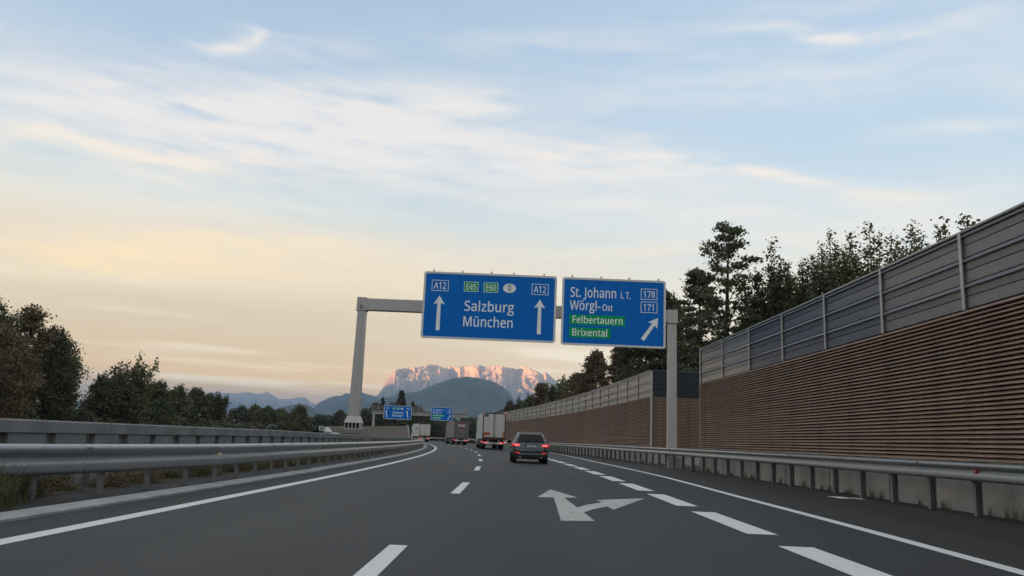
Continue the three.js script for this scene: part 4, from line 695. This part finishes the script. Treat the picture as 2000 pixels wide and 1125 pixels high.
{
  const r = rng(404), bush = treeShape('bush', 3, 3.4, 71, TINT.dark, 0.24, 1)[1], far = treeShape('broad', 8, 8, 72, TINT.dark, 0.55, 0.8)[1], near = treeShape('bush', 1, 1.4, 73, TINT.brown, 0.09, 0.7)[1];
  const hedge = []; for (let k = 0; k < 90; k++) { const z = 26 + k * 1.15, x = -29.5 - z * 0.06 - r() * 4.5; hedge.push([x, -0.5, -z, 1 + r() * 0.4, 0.6 + r() * 0.35, r() * 6]); }
  scatter('undergrowth', 'dark undergrowth in front of the trees left of the motorway', bush, leafMat, hedge);
  const wood = []; for (let k = 0; k < 260; k++) { const z = 290 + r() * 190, x = -z * (0.02 + r() * 0.26) + 12; wood.push([x, -0.5, -z, 0.8 + r() * 0.5, 0.7 + r() * 0.55, r() * 6]); }
  for (let k = 0; k < 120; k++) { const z = 240 + r() * 120, x = -z * (0.25 + r() * 0.24); wood.push([x, -0.5, -z, 0.7 + r() * 0.4, 0.45 + r() * 0.3, r() * 6]); }
  scatter('woodland', 'dark far woodland closing the valley behind the lorries and signs', far, leafMat, wood);
  const slope = []; for (let k = 0; k < 520; k++) { const z = 420 + r() * 180, az = (-4.6 + r() * 13) * Math.PI / 180, x = Math.tan(az) * z, top = Math.tan(table([[-5.2, 0.5], [-4.1, 0.95], [-3.2, 1.5], [-2.5, 1.8], [-1.1, 2.1], [0.9, 2.8], [3.4, 3.2], [9, 3.4]], az * 180 / Math.PI)[0] * Math.PI / 180) * z; slope.push([x, Math.max(-0.5, (top - 7.5) * (0.15 + 0.85 * (z - 420) / 180)), -z, 0.9 + r() * 0.4, 0.8 + r() * 0.3, r() * 6]); }
  scatter('woodland', 'brownish wooded slope rising behind the white lorry', treeShape('broad', 8, 8, 75, TINT.brown, 0.6, 0.8)[1], leafMat, slope);
  const weeds = []; for (let k = 0; k < 150; k++) { const s = 7 + k * 0.36 + r(), X = Math.min(-6.85, railLX(s) - 0.3) - r() * 0.5, [x, z] = A(X, s); if (X > -7.42) weeds.push([x, 0.02, z, 0.3 + r() * 0.25, 0.18 + r() * 0.22, r() * 6]); }
  scatter('undergrowth', 'brown weeds under the left guard rail', near, leafMat, weeds);
  // grass tufts: bent blades
  const pos = [], col = [], idx = []; for (let k = 0; k < 60; k++) { const a = r() * 6.28, h = 0.16 + r() * 0.24, d = 0.1 + r() * 0.14, bx0 = (r() - 0.5) * 0.3, bz0 = (r() - 0.5) * 0.3, w = 0.006, ca = Math.cos(a), sa = Math.sin(a); for (let q = 0; q < 4; q++) { const t = q / 3, ww = w * (1 - t * 0.8), px = bx0 + ca * d * t * t, pz = bz0 + sa * d * t * t; pos.push(px - sa * ww, h * t, pz + ca * ww, px + sa * ww, h * t, pz - ca * ww); const v = 0.7 + 0.6 * (k % 7) / 7, br = k % 3 === 0 ? 1.5 : 1; col.push(0.1 * v * br, 0.105 * v, 0.035 * v, 0.1 * v * br, 0.105 * v, 0.035 * v); if (q < 3) { const o = pos.length / 3 - 2; idx.push(o, o + 1, o + 2, o + 1, o + 3, o + 2); } } }
  const tuft = new THREE.BufferGeometry(); tuft.setAttribute('position', new THREE.Float32BufferAttribute(pos, 3)); tuft.setAttribute('color', new THREE.Float32BufferAttribute(col, 3)); tuft.setIndex(idx); tuft.computeVertexNormals();
  const tufts = []; for (let k = 0; k < 420; k++) { const s = 5 + r() * 8, X = -6.0 - r() * 1.5, [x, z] = A(X, s); if (X < -6.0 - Math.max(0, s - 9.5) * 0.45) tufts.push([x, 0.03, z, 0.8 + r() * 0.8, 0.7 + r() * 0.9, r() * 6]); }
  for (let k = 0; k < 90; k++) { const s = 16 + r() * 40, [x, z] = A(-6.85 - r() * 0.55, s); tufts.push([x, 0.05, z, 0.6 + r() * 0.4, 0.4 + r() * 0.4, r() * 6]); }
  scatter('grass', 'rough green and brown grass below the left guard rail', tuft, leafMat, tufts);
  const w2 = []; for (let k = 0; k < 40; k++) { const s = 14 + r() * 40, [x, z] = A(9.62, s); w2.push([x, 0, z, 0.25 + r() * 0.3, 0.3 + r() * 0.5, r() * 6]); }
  scatter('grass', 'small weeds along the foot of the near noise wall', tuft, leafMat, w2);
}

// ───────────────────────── hills and mountains ─────────────────────────
const DEG = Math.PI / 180;
const smoothTable = (t, x) => table(t, x)[0];
const ridged = (x, y, z, o) => { let a = 0.5, s = 0; for (let i = 0; i < o; i++) { s += a * (1 - 2 * Math.abs(noise(x, y, z + i * 5.1))); x *= 2.1; y *= 2.1; a *= 0.5; } return s; };
// crest: [bearing, elevation] in degrees; the crest stands at dist metres, the near face runs out front metres towards the camera
function range(name, label, crest, dist, front, back, nu, nv, relief, rough, color, mat, face = (q) => q, steep = 1, turned = null) {
  const a0 = crest[0][0], a1 = crest[crest.length - 1][0], pos = [], col = [], idx = [], rows = nv + Math.ceil(nv / 3);
  for (let j = 0; j <= rows; j++) for (let i = 0; i <= nu; i++) {
    const az = lerp(a0, a1, i / nu), q = j <= nv ? j / nv : 1 - (j - nv) / (rows - nv);
    const wp = noise(az * 0.9, q * 4, 2) * 0.7 + q * 0.9, gul = 0.75 * ridged(az * rough * 0.6 + wp, q * 2.2, dist * 0.001, 3) + 0.3 * ridged(az * rough * 1.7 + wp * 1.5, q * 6.5, dist * 0.002, 4), wob = fbm(az * 0.5, 2.2, dist * 0.0007, 3);
    const el = (smoothTable(crest, az) + (steep > 1 ? 0.13 * (ridged(az * 2.1, 3, 1, 4) - 0.45) : 0)) * DEG, dC = (dist + (turned ? smoothTable(turned, az) : 0)) * (1 + wob * (turned ? 0.04 : 0.09)) - gul * relief * 0.4 * (j === nv ? 0.3 : 1);
    const d = j <= nv ? dC - front * (1 - q) ** steep - gul * relief * q * (1 - q) * 2.6 : dC + back * (1 - q);
    const hC = dC * Math.tan(el), fine = j === nv ? 0 : (noise(az * rough * 3.1, q * 11, 4) + 0.6 * noise(az * rough * 7, q * 26, 9)) * relief * 0.15 * q * (1 - q) * 4;
    let hh = hC * (j <= nv ? face(q) : q) + (gul - 0.45) * relief * 0.42 * Math.sin(Math.PI * q) + fine; if (j < nv) hh = Math.min(hh, d * Math.tan(el) * 0.992); if (q === 0) hh = -60;
    pos.push(Math.sin(az * DEG) * d, hh, -Math.cos(az * DEG) * d); col.push(...color(hh, az, q, gul));
    if (j < rows && i < nu) { const a = j * (nu + 1) + i, b = a + nu + 1; idx.push(a, a + 1, b, a + 1, b + 1, b); }
  }
  const g = new THREE.BufferGeometry(); g.setAttribute('position', new THREE.Float32BufferAttribute(pos, 3)); g.setAttribute('color', new THREE.Float32BufferAttribute(col, 3)); g.setIndex(idx); g.computeVertexNormals();
  return struct(name, g, mat, label);
}
const rockMat = new THREE.MeshStandardMaterial({ vertexColors: true, roughness: 1, flatShading: true }), hillMat = new THREE.MeshStandardMaterial({ vertexColors: true, roughness: 1 });
const forest = (k) => (h, az, q, g) => { const v = 0.8 + 0.5 * noise(az * 14, q * 20, 2) + 0.3 * noise(az * 50, q * 70, 5); const m = sstep(0.3, 0.5, fbm(az * 1.3, q * 5, k, 3) + 0.25 * noise(az * 5, q * 16, 3)) * sstep(0.75, 0.45, q); return [lerp(0.022 * v * k, 0.13, m), lerp(0.03 * v * k, 0.14, m), lerp(0.018 * v * k, 0.07, m)]; };
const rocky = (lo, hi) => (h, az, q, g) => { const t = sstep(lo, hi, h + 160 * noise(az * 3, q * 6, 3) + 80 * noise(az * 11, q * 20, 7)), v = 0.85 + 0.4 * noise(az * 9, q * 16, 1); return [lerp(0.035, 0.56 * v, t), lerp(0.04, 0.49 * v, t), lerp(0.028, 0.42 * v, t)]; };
const KAISER = [[-12, 1.6], [-11.01, 2.02], [-10.16, 2.49], [-9.82, 2.72], [-9.65, 2.84], [-9.27, 3.47], [-9.15, 3.84], [-8.96, 4.17], [-8.62, 4.59], [-8.16, 4.68], [-7.62, 4.77], [-6.9, 4.9], [-6.32, 5.03], [-5.89, 5.09], [-5.51, 5.0], [-5.07, 4.86], [-4.78, 5.04], [-4.41, 5.0], [-3.97, 5.04], [-3.42, 5.1], [-2.87, 5.14], [-2.58, 5.21], [-2.2, 5.08], [-1.95, 5.13], [-1.58, 5.22], [-1.14, 5.28], [-0.65, 5.11], [-0.28, 5.09], [0.09, 5.07], [0.27, 5.15], [0.63, 5.26], [0.93, 5.14], [1.38, 5.01], [1.76, 4.81], [1.94, 4.74], [2.16, 4.93], [2.39, 4.72], [2.69, 4.44], [3.07, 4.16], [3.63, 3.75], [4.56, 2.88], [6.03, 2.03], [8, 1.2]];
const RA = [[-15.5, 0.6], [-14.43, 1.08], [-13.9, 1.81], [-13.65, 2.07], [-12.98, 2.42], [-12.57, 2.55], [-12.26, 2.56], [-11.96, 2.77], [-11.6, 2.74], [-11.2, 2.86], [-10.87, 2.88], [-10.36, 2.75], [-10.11, 2.71], [-9.45, 2.53], [-8.53, 2.14], [-7.42, 1.65], [-5, 0.9]];
const RB = [[-30, 1.2], [-26, 1.5], [-23.32, 1.7], [-22.11, 1.9], [-21.19, 2.17], [-20.73, 2.34], [-20.01, 2.33], [-19.2, 2.36], [-18.25, 2.52], [-18.14, 2.38], [-17.61, 2.41], [-17.26, 2.61], [-16.86, 2.39], [-16.43, 2.13], [-15.83, 2.16], [-14.71, 2.36], [-14.27, 2.0], [-13.81, 1.88], [-12.74, 1.58], [-11, 1.2]];
const RC = [[-18.2, 0.4], [-17.13, 0.95], [-16.34, 1.51], [-15.78, 1.71], [-15.11, 1.85], [-14.67, 1.87], [-14.14, 1.69], [-13.76, 1.36], [-13.39, 1.02], [-12.65, 0.53], [-12, 0.2]];
const RD = [[-14.5, 0.4], [-13.03, 0.86], [-11.69, 1.63], [-10.32, 2.23], [-9.66, 2.44], [-8.66, 2.74], [-7.79, 2.98], [-6.83, 3.17], [-6.03, 3.59], [-5.29, 3.9], [-4.6, 4.17], [-3.57, 4.36], [-2.66, 4.3], [-1.81, 4.15], [-1.1, 3.89], [-0.59, 3.55], [-0.16, 3.02], [0.15, 2.56], [0.43, 2.06], [0.95, 1.65], [2.06, 1.34], [4, 0.6]];
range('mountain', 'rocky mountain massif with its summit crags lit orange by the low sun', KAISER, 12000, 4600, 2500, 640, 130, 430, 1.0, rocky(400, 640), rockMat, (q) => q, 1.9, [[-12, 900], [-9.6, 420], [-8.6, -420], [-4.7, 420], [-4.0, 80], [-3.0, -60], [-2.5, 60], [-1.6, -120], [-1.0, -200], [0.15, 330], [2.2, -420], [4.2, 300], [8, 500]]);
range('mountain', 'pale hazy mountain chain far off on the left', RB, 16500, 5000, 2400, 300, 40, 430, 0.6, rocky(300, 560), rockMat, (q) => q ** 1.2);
range('hill', 'blue forested ridge behind the near gantry post', RA, 9000, 3200, 2000, 220, 40, 170, 0.7, forest(2), hillMat, (q) => q ** 0.9);
range('hill', 'dark blue round forested hill in front of the rocky mountain', RD, 7000, 2800, 1900, 300, 60, 90, 0.45, forest(1.9), hillMat, (q) => Math.sin(q * Math.PI / 2) ** 1.1);
range('hill', 'small dark blue hill left of the near gantry post', RC, 5000, 1500, 1100, 120, 30, 30, 1.1, forest(1.8), hillMat, (q) => Math.sin(q * Math.PI / 2));
{ // the high ridge behind the camera that keeps the valley in shade
  const pos = [], col = [], idx = [], nu = 160, nv = 24, D = 4200, c = new THREE.Vector3(sunDir.x, 0, sunDir.z).normalize(), s = new THREE.Vector3(-c.z, 0, c.x);
  for (let j = 0; j <= nv; j++) for (let i = 0; i <= nu; i++) {
    const u = lerp(-9000, 20000, i / nu), t = j / nv * 2 - 1, crest = 1040 * (1 + 0.16 * fbm(u * 0.0006, 1.1, 3, 4) + 0.05 * noise(u * 0.003, 4, 4)), h = j === 0 || j === nv ? -60 : crest * (1 - Math.abs(t)) ** 0.85 + (t ? 60 * fbm(u * 0.001, t * 3, 9, 3) : 0), d = D + t * 2200;
    pos.push(c.x * d + s.x * u, h, c.z * d + s.z * u); col.push(0.03, 0.038, 0.024); if (j < nv && i < nu) { const a = j * (nu + 1) + i, b = a + nu + 1; idx.push(a, a + 1, b, a + 1, b + 1, b); }
  }
  const g = new THREE.BufferGeometry(); g.setAttribute('position', new THREE.Float32BufferAttribute(pos, 3)); g.setAttribute('color', new THREE.Float32BufferAttribute(col, 3)); g.setIndex(idx); g.computeVertexNormals();
  struct('mountain', g, hillMat, 'forested mountain ridge across the valley behind the car');
}
renderer.render(scene, camera);
